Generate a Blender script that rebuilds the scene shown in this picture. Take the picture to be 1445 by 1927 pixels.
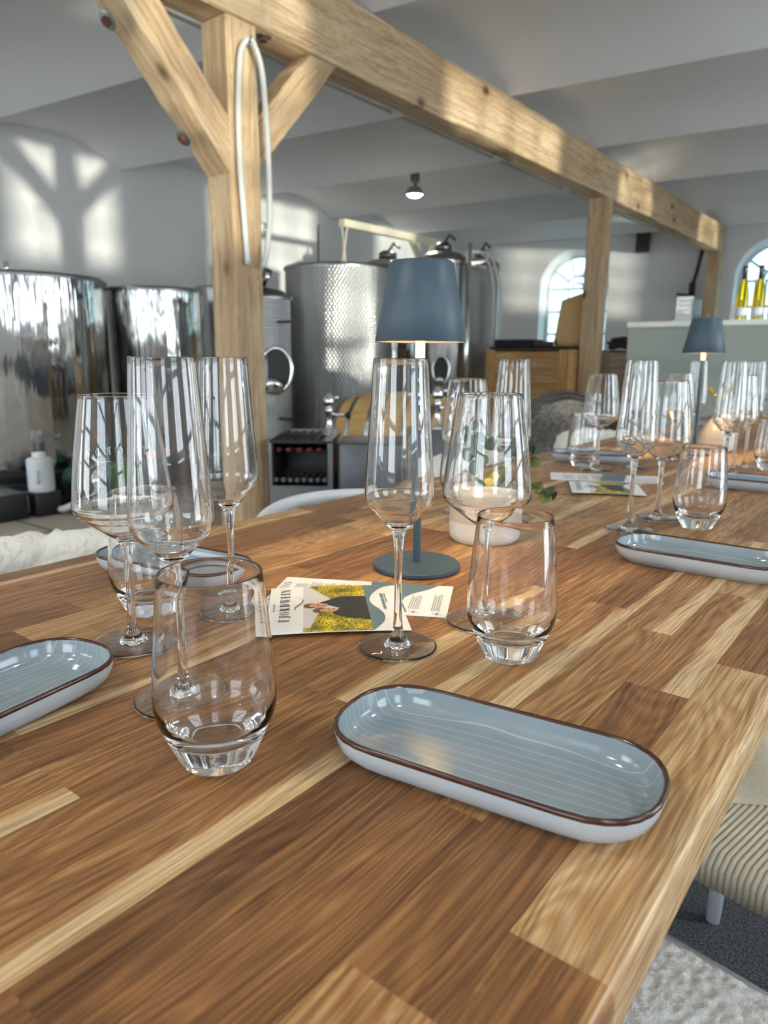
import bpy, bmesh, math, random
from mathutils import Vector, Matrix, noise
random.seed(7)
PI = math.pi
SC = bpy.context.scene
for o in list(bpy.data.objects):
    bpy.data.objects.remove(o)

# ------------------------------------------------------------------ camera
AZ, PITCH, ROLL = 0.66036, math.radians(12.22), math.radians(0.4)
fwd = Vector((-math.sin(AZ)*math.cos(PITCH), math.cos(AZ)*math.cos(PITCH), -math.sin(PITCH)))
rgt = Vector((math.cos(AZ), math.sin(AZ), 0)); upv = rgt.cross(fwd)
r2 = rgt*math.cos(ROLL)+upv*math.sin(ROLL); u2 = upv*math.cos(ROLL)-rgt*math.sin(ROLL)
cd = bpy.data.cameras.new('camera'); cam = bpy.data.objects.new('camera', cd)
SC.collection.objects.link(cam); SC.camera = cam
m = Matrix((r2, u2, -fwd)).transposed().to_4x4(); m.translation = Vector((0, 0, 1.002)); cam.matrix_world = m
cd.sensor_fit = 'VERTICAL'; cd.sensor_height = 36; cd.lens = 1337/1927*36
cd.clip_start = 0.02; cd.clip_end = 200
cd.dof.use_dof = True; cd.dof.focus_distance = 0.58; cd.dof.aperture_fstop = cd.lens/2.7

# ------------------------------------------------------------------ daylight, sun, exposure
SC.view_settings.view_transform = 'Standard'; SC.view_settings.look = 'None'
SC.view_settings.gamma = 1; SC.view_settings.exposure = 1.0
W = bpy.data.worlds.new('sky'); SC.world = W; W.use_nodes = True
wn = W.node_tree; wn.nodes.clear()
wo = wn.nodes.new('ShaderNodeOutputWorld'); wb = wn.nodes.new('ShaderNodeBackground')
wtc = wn.nodes.new('ShaderNodeTexCoord'); wsep = wn.nodes.new('ShaderNodeSeparateXYZ'); wr = wn.nodes.new('ShaderNodeValToRGB')
wn.links.new(wtc.outputs['Generated'], wsep.inputs[0]); wm = wn.nodes.new('ShaderNodeMath'); wm.operation = 'MULTIPLY_ADD'; wm.inputs[1].default_value = .5; wm.inputs[2].default_value = .5; wn.links.new(wsep.outputs['Z'], wm.inputs[0]); wn.links.new(wm.outputs[0], wr.inputs[0])
# below the horizon: bright water and pale gravel; above: hazy sky turning blue
for _p, _c in ((.30, (.62, .62, .60, 1)), (.50, (.90, .95, 1.0, 1)), (.82, (.60, .80, 1.0, 1))):
    _e = wr.color_ramp.elements.new(_p); _e.color = _c
wr.color_ramp.elements.remove(wr.color_ramp.elements[0]); wr.color_ramp.elements.remove(wr.color_ramp.elements[len(wr.color_ramp.elements)-1])
wn.links.new(wr.outputs[0], wb.inputs[0]); wn.links.new(wb.outputs[0], wo.inputs[0])
wb.inputs[1].default_value = 4.6
SUN_DIR = Vector((-0.9, 0.32, 0.088)).normalized()      # low light thrown in from the bright water outside
sl = bpy.data.lights.new('sun', 'SUN'); sl.energy = 2.0; sl.angle = math.radians(1.6); sl.color = (1.0, 0.95, 0.80)
so = bpy.data.objects.new('sun', sl); SC.collection.objects.link(so)
so.rotation_euler = SUN_DIR.to_track_quat('-Z', 'Y').to_euler(); so.location = (6, 0, 4)
cy = SC.cycles
cy.max_bounces = 24; cy.transmission_bounces = 20; cy.transparent_max_bounces = 16; cy.glossy_bounces = 6; cy.diffuse_bounces = 4
cy.sample_clamp_indirect = 8.0; cy.blur_glossy = 0.5
def portal(name, loc, direction, w, h):
    l = bpy.data.lights.new(name, 'AREA'); l.shape = 'RECTANGLE'; l.size = w; l.size_y = h
    l.cycles.is_portal = True
    o = bpy.data.objects.new(name, l); SC.collection.objects.link(o); o.location = loc
    o.rotation_euler = Vector(direction).to_track_quat('-Z', 'Y').to_euler()

# ------------------------------------------------------------------ helpers
class MB:
    """collects vertices and faces of ONE mesh"""
    def __init__(s): s.v = []; s.f = []; s.mi = []; s.cur = 0
    def add(s, vs, fs):
        b = len(s.v); s.v += [tuple(v) for v in vs]
        for f in fs: s.f.append(tuple(b+i for i in f)); s.mi.append(s.cur)
    def box(s, a, b, M=None):
        x0, y0, z0 = a; x1, y1, z1 = b
        vs = [Vector(p) for p in ((x0,y0,z0),(x1,y0,z0),(x1,y1,z0),(x0,y1,z0),(x0,y0,z1),(x1,y0,z1),(x1,y1,z1),(x0,y1,z1))]
        if M: vs = [M @ v for v in vs]
        s.add(vs, [(0,3,2,1),(4,5,6,7),(0,1,5,4),(1,2,6,5),(2,3,7,6),(3,0,4,7)])
    def bbox(s, a, b, r, M=None):
        """box with rounded vertical edges and softened top and bottom"""
        x0, y0, z0 = a; x1, y1, z1 = b; pts = []
        for cx, cy_, a0 in ((x1-r, y1-r, 0), (x0+r, y1-r, 90), (x0+r, y0+r, 180), (x1-r, y0+r, 270)):
            for k in range(5):
                t = math.radians(a0+k*22.5); pts.append((cx, cy_, math.cos(t), math.sin(t)))
        rings = []
        for z, rr in ((z0, r*.55), (z0+r*.12, r*.85), (z0+r*.45, r), (z1-r*.45, r), (z1-r*.12, r*.85), (z1, r*.55)):
            rings.append([Vector((p[0]+p[2]*rr, p[1]+p[3]*rr, z)) for p in pts])
        if M: rings = [[M @ v for v in q] for q in rings]
        s.loft(rings, True, True)
    def loft(s, rings, cap0=False, cap1=False, closed=True):
        n = len(rings[0]); vs = [v for r in rings for v in r]; fs = []
        for i in range(len(rings)-1):
            for j in range(n if closed else n-1):
                k = (j+1) % n
                fs.append((i*n+j, i*n+k, (i+1)*n+k, (i+1)*n+j))
        if cap0: fs.append(tuple(reversed(range(n))))
        if cap1: fs.append(tuple((len(rings)-1)*n+j for j in range(n)))
        s.add(vs, fs)
    def lathe(s, prof, c=(0,0,0), n=32, M=None, cap0=False, cap1=False):
        """prof: (radius, z) list; radius 0 at an end closes it"""
        c = Vector(c); T = M or Matrix.Identity(4)
        b = len(s.v); idx = []
        for r, z in prof:
            if r < 1e-6:
                s.v.append(tuple(T @ (c+Vector((0, 0, z))))); idx.append([len(s.v)-1])
            else:
                row = []
                for j in range(n):
                    t = 2*PI*j/n; s.v.append(tuple(T @ (c+Vector((r*math.cos(t), r*math.sin(t), z))))); row.append(len(s.v)-1)
                idx.append(row)
        for a, d in zip(idx, idx[1:]):
            for j in range(n):
                k = (j+1) % n
                if len(a) == 1 and len(d) == 1: continue
                if len(a) == 1: f = (a[0], d[k], d[j])
                elif len(d) == 1: f = (a[j], a[k], d[0])
                else: f = (a[j], a[k], d[k], d[j])
                s.f.append(f); s.mi.append(s.cur)
        if cap0 and len(idx[0]) > 1: s.f.append(tuple(reversed(idx[0]))); s.mi.append(s.cur)
        if cap1 and len(idx[-1]) > 1: s.f.append(tuple(idx[-1])); s.mi.append(s.cur)
    def tube(s, pts, r, n=8, caps=True, closed=False):
        pts = [Vector(p) for p in pts]; rs = r if isinstance(r, (list, tuple)) else [r]*len(pts)
        rings = []; prev = None; N = len(pts)
        for i, p in enumerate(pts):
            if closed: t = (pts[(i+1) % N]-pts[i-1]).normalized()
            else: t = (pts[min(i+1, N-1)]-pts[max(i-1, 0)]).normalized()
            if prev is None:
                a = Vector((0, 0, 1)) if abs(t.z) < .9 else Vector((1, 0, 0))
                u = t.cross(a).normalized()
            else:
                u = (prev-t*prev.dot(t)).normalized()
            prev = u; w = t.cross(u)
            rings.append([p+(u*math.cos(2*PI*j/n)+w*math.sin(2*PI*j/n))*rs[i] for j in range(n)])
        if closed: rings.append(rings[0]); s.loft(rings)
        else: s.loft(rings, caps, caps)
    def build(s, name, mat, parent=None, smooth=False, loc=None, angle=None):
        me = bpy.data.meshes.new(name); me.from_pydata(s.v, [], s.f); me.update()
        mats = mat if isinstance(mat, (list, tuple)) else [mat]
        for q in mats: me.materials.append(q)
        if len(mats) > 1: me.polygons.foreach_set('material_index', s.mi)
        if smooth or angle:
            me.polygons.foreach_set('use_smooth', [True]*len(me.polygons))
            if angle:
                bm = bmesh.new(); bm.from_mesh(me)
                bmesh.ops.remove_doubles(bm, verts=bm.verts, dist=1e-6)
                ca = math.radians(angle)
                for e in bm.edges:
                    if len(e.link_faces) == 2 and e.calc_face_angle(0) > ca: e.smooth = False
                bm.to_mesh(me); bm.free()
        o = bpy.data.objects.new(name, me); SC.collection.objects.link(o)
        if parent: o.parent = parent
        if loc: o.location = loc
        return o
def catmull(pts, n=6):
    P = [Vector(p) for p in pts]; out = []
    for i in range(len(P)-1):
        a, b, c, d = P[max(i-1,0)], P[i], P[i+1], P[min(i+2,len(P)-1)]
        for k in range(n):
            t = k/n
            out.append(.5*((2*b)+(c-a)*t+(2*a-5*b+4*c-d)*t*t+(3*b-a-3*c+d)*t**3))
    out.append(P[-1]); return out
def tag(o, label, cat=None, group=None, kind=None):
    if label: o['label'] = label
    if cat: o['category'] = cat
    if group: o['group'] = group
    if kind: o['kind'] = kind
    return o
def empty(name, loc=(0,0,0), rz=0):
    o = bpy.data.objects.new(name, None); SC.collection.objects.link(o)
    o.location = loc; o.rotation_euler = (0, 0, rz); o.empty_display_size = .05
    return o
def copy_tree(o, parent=None):
    c = o.copy(); SC.collection.objects.link(c); c.parent = parent
    for ch in o.children: copy_tree(ch, c)
    return c
def struct(o): o['kind'] = 'structure'; return o
def frame(loc, xdir, zdir=(0,0,1)):
    """matrix: local x along xdir, local z as near zdir as can be"""
    x = Vector(xdir).normalized(); z = Vector(zdir); z = (z-x*z.dot(x)).normalized(); y = z.cross(x)
    M = Matrix((x, y, z)).transposed().to_4x4(); M.translation = Vector(loc); return M
def axis_frame(p, q, side=(0,0,1)):
    """matrix with local z from p to q, local x as near side as can be"""
    z = (Vector(q)-Vector(p)).normalized(); x = Vector(side); x = (x-z*x.dot(z)).normalized(); y = z.cross(x)
    M = Matrix((x, y, z)).transposed().to_4x4(); M.translation = Vector(p); return M

# ------------------------------------------------------------------ materials
def newmat(name):
    mt = bpy.data.materials.new(name); mt.use_nodes = True; nt = mt.node_tree; nt.nodes.clear()
    out = nt.nodes.new('ShaderNodeOutputMaterial'); return mt, nt, out
class NT:
    def __init__(s, nt): s.nt = nt
    def n(s, typ, ins=None, **kw):
        nd = s.nt.nodes.new('ShaderNode'+typ)
        for k, v in kw.items(): setattr(nd, k, v)
        for k, v in (ins or {}).items():
            if hasattr(v, 'links') or isinstance(v, bpy.types.NodeSocket): s.nt.links.new(v, nd.inputs[k])
            else: nd.inputs[k].default_value = v
        return nd
    def math(s, op, a, b=0.0, c=None, clamp=False):
        ins = {0: a, 1: b}
        if c is not None: ins[2] = c
        return s.n('Math', ins, operation=op, use_clamp=clamp).outputs[0]
    def mix(s, fac, a, b, blend='MIX'):
        nd = s.nt.nodes.new('ShaderNodeMix'); nd.data_type = 'RGBA'; nd.blend_type = blend
        for i, v in ((0, fac), (6, a), (7, b)):
            if isinstance(v, bpy.types.NodeSocket): s.nt.links.new(v, nd.inputs[i])
            else: nd.inputs[i].default_value = v
        return nd.outputs[2]
    def ramp(s, fac, stops):
        nd = s.n('ValToRGB', {0: fac}); cr = nd.color_ramp
        while len(cr.elements) < len(stops): cr.elements.new(.5)
        for e, (p, c) in zip(cr.elements, stops): e.position = p; e.color = c if len(c) == 4 else (*c, 1)
        return nd.outputs[0]
def rgb(r, g, b):
    f = lambda c: (c/255/12.92 if c/255 <= .04045 else ((c/255+.055)/1.055)**2.4)
    return (f(r), f(g), f(b), 1)
def pmat(name, col, rough=.5, metal=0, spec=.5, coat=0, bump=None, emis=None, sheen=0, trans=0, sss=0, ior=1.5, var=None):
    mt, nt, out = newmat(name); T = NT(nt)
    b = T.n('BsdfPrincipled', {'Base Color': col, 'Roughness': rough, 'Metallic': metal, 'Specular IOR Level': spec, 'Coat Weight': coat,
                               'Sheen Weight': sheen, 'Transmission Weight': trans, 'IOR': ior})
    if var:
        tc = T.n('TexCoord'); nz = T.n('TexNoise', {'Vector': tc.outputs['Object'], 'Scale': var[0], 'Detail': 4})
        d = var[1]; c2 = tuple(max(0, x*(1-d)) for x in col[:3])+(1,)
        nt.links.new(T.mix(T.ramp(nz.outputs[0], [(.3, (0,0,0)), (.7, (1,1,1))]), col, c2), b.inputs['Base Color'])
    if emis: b.inputs['Emission Color'].default_value = emis[0]; b.inputs['Emission Strength'].default_value = emis[1]
    if bump:
        tc = T.n('TexCoord'); nz = T.n('TexNoise', {'Vector': tc.outputs['Object'], 'Scale': bump[0], 'Detail': 5})
        bp = T.n('Bump', {'Height': nz.outputs[0], 'Strength': bump[1], 'Distance': bump[2]}); nt.links.new(bp.outputs[0], b.inputs['Normal'])
    nt.links.new(b.outputs[0], out.inputs[0]); return mt

def oak_mat():
    mt, nt, out = newmat('oiled_oak'); T = NT(nt)
    at = T.n('Attribute', attribute_name='stave'); sep = T.n('SeparateColor', {0: at.outputs['Color']})
    tone, seed, sap = sep.outputs[0], sep.outputs[1], sep.outputs[2]
    uv = T.n('UVMap', uv_map='across'); su = T.n('SeparateXYZ', {0: uv.outputs[0]}).outputs[0]
    pos = T.n('TexCoord').outputs['Object']; sp = T.n('SeparateXYZ', {0: pos})
    x, y, z = sp.outputs
    off = T.math('MULTIPLY', seed, 37.0)
    def vec(fx, fy, warp=None):
        X = T.math('MULTIPLY', x, fx)
        if warp is not None: X = T.math('ADD', X, warp)
        return T.n('CombineXYZ', {0: X, 1: T.math('MULTIPLY', y, fy), 2: T.math('ADD', off, T.math('MULTIPLY', z, fx))}).outputs[0]
    # slow waviness of the grain
    wv = T.n('TexNoise', {'Vector': vec(6, 3.2), 'Scale': 1.0, 'Detail': 2}).outputs[0]
    # growth rings: distance field bent into cathedrals
    w2 = T.n('TexNoise', {'Vector': vec(14, 2.2), 'Scale': 1.0, 'Detail': 2, 'Roughness': .45}).outputs[0]
    ring = T.math('ADD', T.math('MULTIPLY', w2, 26.0), T.math('MULTIPLY', x, 120.0))
    ringf = T.math('FRACT', ring)
    ringv = T.n('MapRange', {0: T.math('ABSOLUTE', T.math('SUBTRACT', ringf, .5)), 1: 0.05, 2: 0.5, 3: 0.0, 4: 1.0}).outputs[0]
    # pores: short fine dashes
    po = T.n('TexNoise', {'Vector': vec(620, 17, T.math('MULTIPLY', wv, 22.0)), 'Scale': 1.0, 'Detail': 2, 'Roughness': .6}).outputs[0]
    pores = T.ramp(po, [(.40, (0,0,0)), (.58, (1,1,1))])
    st = T.n('TexNoise', {'Vector': vec(190, 3.4, T.math('MULTIPLY', wv, 10.0)), 'Scale': 1.0, 'Detail': 4, 'Roughness': .6}).outputs[0]
    br = T.n('TexNoise', {'Vector': vec(34, 2.0, T.math('MULTIPLY', wv, 3.0)), 'Scale': 1.0, 'Detail': 3}).outputs[0]
    # pale medullary flecks on some staves
    fl = T.n('TexNoise', {'Vector': vec(260, 75), 'Scale': 1.0, 'Detail': 1}).outputs[0]
    flk = T.math('MULTIPLY', T.ramp(fl, [(.62, (0,0,0)), (.70, (1,1,1))]), T.math('GREATER_THAN', T.math('FRACT', T.math('MULTIPLY', seed, 7.3)), .6))
    f = T.math('ADD', T.math('MULTIPLY_ADD', tone, .60, .065), T.math('MULTIPLY', br, .42))
    f = T.math('ADD', f, T.math('MULTIPLY', T.math('SUBTRACT', st, .5), .55))
    f = T.math('ADD', f, T.math('MULTIPLY', T.math('SUBTRACT', ringv, .45), .16))
    f = T.math('ADD', f, T.math('MULTIPLY', flk, .10))
    # sapwood along one edge of some staves
    edge = T.math('ADD', su, T.math('MULTIPLY', T.math('SUBTRACT', br, .5), .7))
    sw = T.math('MULTIPLY', T.n('MapRange', {0: edge, 1: .60, 2: .72, 3: 0., 4: 1.}).outputs[0], sap)
    f = T.math('ADD', f, T.math('MULTIPLY', sw, .46))
    col = T.ramp(f, [(.08, rgb(78, 46, 24)), (.34, rgb(124, 85, 50)), (.55, rgb(156, 108, 64)), (.76, rgb(190, 146, 94)), (1.0, rgb(220, 188, 142))])
    dark = T.mix(.42, col, (.16, .085, .04, 1), 'MULTIPLY'); 
    col = T.mix(T.math('MULTIPLY', T.math('SUBTRACT', 1.0, pores), .85), col, dark)
    p2 = T.n('TexNoise', {'Vector': vec(340, 11, T.math('MULTIPLY', wv, 12.0)), 'Scale': 1.0, 'Detail': 1.5, 'Roughness': .5}).outputs[0]
    col = T.mix(T.ramp(p2, [(.53, (0, 0, 0)), (.60, (.55, .55, .55))]), col, T.mix(.55, col, (.14, .07, .03, 1), 'MULTIPLY'))
    # a few knots
    vo = T.n('TexVoronoi', {'Vector': T.n('CombineXYZ', {0: T.math('MULTIPLY', x, 9.0), 1: T.math('MULTIPLY', y, 5.0), 2: off}).outputs[0], 'Scale': 1.0, 'Randomness': 1.0})
    kn = T.n('MapRange', {0: vo.outputs['Distance'], 1: .045, 2: .02, 3: 0., 4: 1.}).outputs[0]
    col = T.mix(T.math('MULTIPLY', kn, .8), col, (.03, .012, .005, 1))
    # glue lines
    gl = T.math('ABSOLUTE', T.math('SUBTRACT', su, .5)); glm = T.n('MapRange', {0: gl, 1: .488, 2: .498, 3: 0., 4: .45}).outputs[0]
    col = T.mix(glm, col, (.05, .02, .008, 1))
    h = T.math('ADD', T.math('MULTIPLY', pores, .6), T.math('MULTIPLY', st, .5))
    bp = T.n('Bump', {'Height': h, 'Strength': .35, 'Distance': .0003})
    ro = T.math('ADD', .30, T.math('MULTIPLY', T.math('SUBTRACT', 1.0, pores), .22))
    b = T.n('BsdfPrincipled', {'Base Color': col, 'Roughness': ro, 'Specular IOR Level': .42, 'Normal': bp.outputs[0]})
    nt.links.new(b.outputs[0], out.inputs[0]); return mt

def timber_mat(name, base, dark, light, knots=True, scale=1.0, rough=.6):
    """local z runs with the grain"""
    mt, nt, out = newmat(name); T = NT(nt)
    pos = T.n('TexCoord').outputs['Object']; oi = T.n('ObjectInfo').outputs['Random']
    x, y, z = T.n('SeparateXYZ', {0: pos}).outputs; off = T.math('MULTIPLY', oi, 31.0)
    def vec(a, c, w=None):
        X = T.math('MULTIPLY', x, a)
        if w is not None: X = T.math('ADD', X, w)
        return T.n('CombineXYZ', {0: T.math('ADD', X, off), 1: T.math('MULTIPLY', y, a), 2: T.math('MULTIPLY', z, c)}).outputs[0]
    wv = T.n('TexNoise', {'Vector': vec(3, 1.6), 'Scale': scale, 'Detail': 3}).outputs[0]
    ring = T.math('FRACT', T.math('MULTIPLY', T.math('ADD', wv, T.math('MULTIPLY', T.math('ADD', x, y), .9)), 17.0))
    rv = T.n('MapRange', {0: ring, 1: .55, 2: 1.0, 3: 0., 4: 1.}).outputs[0]
    st = T.n('TexNoise', {'Vector': vec(55, 1.8, T.math('MULTIPLY', wv, 6.)), 'Scale': scale, 'Detail': 5, 'Roughness': .62}).outputs[0]
    br = T.n('TexNoise', {'Vector': vec(5, 1.1), 'Scale': scale, 'Detail': 4}).outputs[0]
    col = T.ramp(st, [(.28, dark), (.5, base), (.74, light)])
    col = T.mix(T.math('MULTIPLY', rv, .26), col, dark)
    col = T.mix(T.ramp(br, [(.42, (0,0,0)), (.68, (.5,.5,.5))]), col, dark)
    if knots:
        vo = T.n('TexVoronoi', {'Vector': vec(3.2, 2.1), 'Scale': scale, 'Randomness': 1.0}).outputs['Distance']
        k = T.n('MapRange', {0: vo, 1: .12, 2: .05, 3: 0., 4: 1.}).outputs[0]
        k2 = T.n('MapRange', {0: vo, 1: .24, 2: .08, 3: 0., 4: .35}).outputs[0]
        col = T.mix(k2, col, dark); col = T.mix(T.math('MULTIPLY', k, .85), col, (.045, .022, .012, 1))
    bp = T.n('Bump', {'Height': st, 'Strength': .5, 'Distance': .002})
    b = T.n('BsdfPrincipled', {'Base Color': col, 'Roughness': rough, 'Specular IOR Level': .3, 'Normal': bp.outputs[0]})
    nt.links.new(b.outputs[0], out.inputs[0]); return mt

def steel_mat(name, col, rough, dimple=0.0, streak=0.03):
    mt, nt, out = newmat(name); T = NT(nt)
    pos = T.n('TexCoord').outputs['Object']; x, y, z = T.n('SeparateXYZ', {0: pos}).outputs
    th = T.math('ARCTAN2', y, x)
    sv = T.n('CombineXYZ', {0: T.math('MULTIPLY', th, 3.0), 1: 0.0, 2: T.math('MULTIPLY', z, .5)}).outputs[0]
    wav = T.n('TexNoise', {'Vector': sv, 'Scale': 2.2, 'Detail': 3}).outputs[0]
    h = T.math('MULTIPLY', wav, streak)
    b = T.n('BsdfPrincipled', {'Base Color': col, 'Metallic': 1.0, 'Roughness': rough})
    if dimple:
        u = T.math('SINE', T.math('MULTIPLY', th, dimple)); v = T.math('SINE', T.math('MULTIPLY', z, 118.0))
        d = T.math('MULTIPLY', T.math('MULTIPLY', u, v), .0024)
        h = T.math('ADD', h, d)
    bp = T.n('Bump', {'Height': h, 'Strength': 1.0, 'Distance': 1.0}); nt.links.new(bp.outputs[0], b.inputs['Normal'])
    nt.links.new(b.outputs[0], out.inputs[0]); return mt

def glass_mat(name, col=(1,1,1,1), ior=1.5):
    mt, nt, out = newmat(name); T = NT(nt)
    g = T.n('BsdfGlass', {'Color': col, 'Roughness': 0.0, 'IOR': ior}); nt.links.new(g.outputs[0], out.inputs[0]); return mt
def pane_mat(name, col=(.93, .97, .97, 1)):
    mt, nt, out = newmat(name); T = NT(nt)
    bf = T.n('NewGeometry').outputs['Backfacing']; fr = T.n('Fresnel', {'IOR': T.math('MULTIPLY_ADD', bf, 1/1.45-1.45, 1.45)}); t = T.n('BsdfTransparent', {'Color': col}); g = T.n('BsdfGlossy', {'Roughness': 0.02})
    mx = T.n('MixShader', {0: fr.outputs[0], 1: t.outputs[0], 2: g.outputs[0]}); nt.links.new(mx.outputs[0], out.inputs[0]); return mt
def leaf_print_mat():
    mt, nt, out = newmat('printed_vineyard'); T = NT(nt)
    pos = T.n('TexCoord').outputs['Object']
    n1 = T.n('TexNoise', {'Vector': pos, 'Scale': 420, 'Detail': 3}).outputs[0]
    n2 = T.n('TexNoise', {'Vector': pos, 'Scale': 60, 'Detail': 2}).outputs[0]
    c = T.ramp(T.math('ADD', T.math('MULTIPLY', n1, .6), T.math('MULTIPLY', n2, .4)), [(.36, rgb(58, 62, 20)), (.48, rgb(140, 130, 26)), (.56, rgb(222, 190, 20)), (.68, rgb(245, 225, 90))])
    b = T.n('BsdfPrincipled', {'Base Color': c, 'Roughness': .35}); nt.links.new(b.outputs[0], out.inputs[0]); return mt
def dish_mat():
    mt, nt, out = newmat('striped_glaze'); T = NT(nt)
    pos = T.n('TexCoord').outputs['Object']; x, y, z = T.n('SeparateXYZ', {0: pos}).outputs
    nz = T.n('TexNoise', {'Vector': pos, 'Scale': 9, 'Detail': 2}).outputs[0]
    bend = T.math('ADD', 1.0, T.math('MULTIPLY', T.math('POWER', T.math('ABSOLUTE', T.math('MULTIPLY', x, 10.0)), 4.0), .45))
    yy = T.math('ADD', T.math('MULTIPLY', T.math('MULTIPLY', y, bend), 125.0), T.math('MULTIPLY', nz, 1.2))
    fr = T.math('ABSOLUTE', T.math('SUBTRACT', T.math('FRACT', yy), .5))
    ln = T.n('MapRange', {0: fr, 1: .022, 2: .055, 3: .30, 4: 0.}).outputs[0]
    n2 = T.n('TexNoise', {'Vector': pos, 'Scale': 30, 'Detail': 4}).outputs[0]
    base = T.mix(n2, rgb(126, 139, 146), rgb(150, 161, 166))
    col = T.mix(ln, base, rgb(226, 232, 232))
    b = T.n('BsdfPrincipled', {'Base Color': col, 'Roughness': .13, 'Specular IOR Level': .6, 'Coat Weight': .3, 'Coat Roughness': .05})
    nt.links.new(b.outputs[0], out.inputs[0]); return mt
def carpet_mat():
    mt, nt, out = newmat('grey_carpet'); T = NT(nt)
    pos = T.n('TexCoord').outputs['Object']
    n1 = T.n('TexNoise', {'Vector': pos, 'Scale': 260, 'Detail': 2}).outputs[0]
    c = T.ramp(n1, [(.3, rgb(44, 44, 48)), (.7, rgb(112, 112, 116))])
    bp = T.n('Bump', {'Height': n1, 'Strength': 1.0, 'Distance': .006})
    b = T.n('BsdfPrincipled', {'Base Color': c, 'Roughness': .95, 'Specular IOR Level': .1, 'Normal': bp.outputs[0]}); nt.links.new(b.outputs[0], out.inputs[0]); return mt
def tile_mat():
    mt, nt, out = newmat('beige_screed_floor'); T = NT(nt)
    pos = T.n('TexCoord').outputs['Object']
    br = T.n('TexBrick', {'Vector': pos, 'Scale': .5, 'Mortar Size': .008, 'Color1': rgb(176, 166, 152), 'Color2': rgb(166, 157, 145), 'Mortar': rgb(104, 98, 90)}, offset=0.5)
    n1 = T.n('TexNoise', {'Vector': pos, 'Scale': 2.4, 'Detail': 6}).outputs[0]
    c = T.mix(T.math('MULTIPLY', n1, .5), br.outputs[0], rgb(140, 130, 118))
    b = T.n('BsdfPrincipled', {'Base Color': c, 'Roughness': .55}); nt.links.new(b.outputs[0], out.inputs[0]); return mt
def cord_mat():
    mt, nt, out = newmat('woven_paper_cord'); T = NT(nt)
    pos = T.n('TexCoord').outputs['Object']
    n1 = T.n('TexNoise', {'Vector': pos, 'Scale': 300, 'Detail': 3}).outputs[0]
    c = T.mix(n1, rgb(184, 171, 146), rgb(216, 205, 184))
    b = T.n('BsdfPrincipled', {'Base Color': c, 'Roughness': .8}); nt.links.new(b.outputs[0], out.inputs[0]); return mt

M = {}
M['oak'] = oak_mat()
M['beam'] = timber_mat('old_spruce_timber', rgb(203, 177, 142), rgb(154, 119, 83), rgb(224, 204, 174))
M['pine'] = timber_mat('pine_board', rgb(206, 164, 108), rgb(164, 112, 62), rgb(226, 192, 140), scale=1.4)
M['greywood'] = timber_mat('weathered_board', rgb(150, 132, 112), rgb(112, 92, 72), rgb(176, 160, 140))
M['cask'] = timber_mat('new_cask_oak', rgb(214, 176, 116), rgb(186, 140, 80), rgb(228, 198, 146), scale=1.2, knots=False)
M['oldcask'] = timber_mat('aged_cask_oak', rgb(110, 104, 100), rgb(66, 62, 60), rgb(150, 144, 138), knots=False)
M['plaster'] = pmat('white_plaster', (.76, .76, .765, 1), .9, spec=.15, bump=(9, .35, .02))
M['ceil'] = pmat('whitewashed_ceiling', (.74, .745, .755, 1), .75, spec=.3, bump=(4, .4, .02))
M['glass'] = glass_mat('crystal_glass')
M['pane'] = pane_mat('window_pane')
M['farpane'] = pane_mat('dimmed_greenish_pane', (.19, .30, .32, 1))  # greenish glass, tinted darker to dim the daylight behind it
M['white'] = pmat('white_paint', (.72, .74, .78, 1), .35)
M['winframe'] = pmat('window_paint', (.7, .76, .8, 1), .4)
M['steel'] = steel_mat('mirror_steel', (.52, .52, .51, 1), .07, streak=.011)
M['dimple'] = steel_mat('dimpled_steel', (.34, .34, .335, 1), .30, dimple=96.0, streak=.008)
M['satin'] = steel_mat('satin_steel', (.31, .31, .31, 1), .28, streak=.006)
M['chrome'] = pmat('chrome', (.8, .8, .8, 1), .10, metal=1)
M['darksteel'] = pmat('dark_steel', (.16, .16, .17, 1), .35, metal=1)
M['galv'] = pmat('galvanised_hoop', (.34, .36, .37, 1), .35, metal=1)
M['rust'] = pmat('rusty_iron', (.16, .06, .03, 1), .8, metal=.3, bump=(60, .5, .002))
M['black'] = pmat('black_plastic', (.012, .012, .014, 1), .45)
M['blackcloth'] = pmat('dark_cloth', (.016, .018, .03, 1), .85)
M['lampblue'] = pmat('slate_blue_powder_coat', rgb(60, 79, 91), .45)
M['lampin'] = pmat('warm_white_shade_lining', (.8, .74, .6, 1), .5)
M['led'] = pmat('lamp_diffuser', (1, .9, .7, 1), .5, emis=((1.0, .72, .36, 1), 9.0))
M['lamplit_pole'] = pmat('painted_lamplight', (.9, .75, .5, 1), .5, emis=((1.0, .74, .36, 1), .45))  # lamplight on the pole put in as a pale, faintly glowing colour
M['bulb'] = pmat('spot_lens', (1, 1, 1, 1), .5, emis=((.9, 1.0, .92, 1), 14.0))
M['dish'] = dish_mat()
M['dishout'] = pmat('pale_stoneware', rgb(186, 192, 198), .3, var=(20, .08))
M['dishrim'] = pmat('brown_iron_rim', rgb(74, 40, 28), .2, spec=.6, var=(90, .4))
M['paper'] = pmat('coated_paper', (.80, .79, .77, 1), .38, spec=.4)
M['ink'] = pmat('black_ink', (.02, .02, .025, 1), .45)
M['greyink'] = pmat('grey_small_print', (.30, .32, .35, 1), .5)
M['slateink'] = pmat('slate_print', rgb(98, 122, 134), .38)
M['photoback'] = pmat('printed_sky', rgb(206, 206, 204), .38)
M['vine'] = leaf_print_mat()
M['skin'] = pmat('printed_skin', rgb(214, 160, 136), .4, var=(300, .25))
M['hair'] = pmat('printed_hair', rgb(112, 78, 44), .4)
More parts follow.
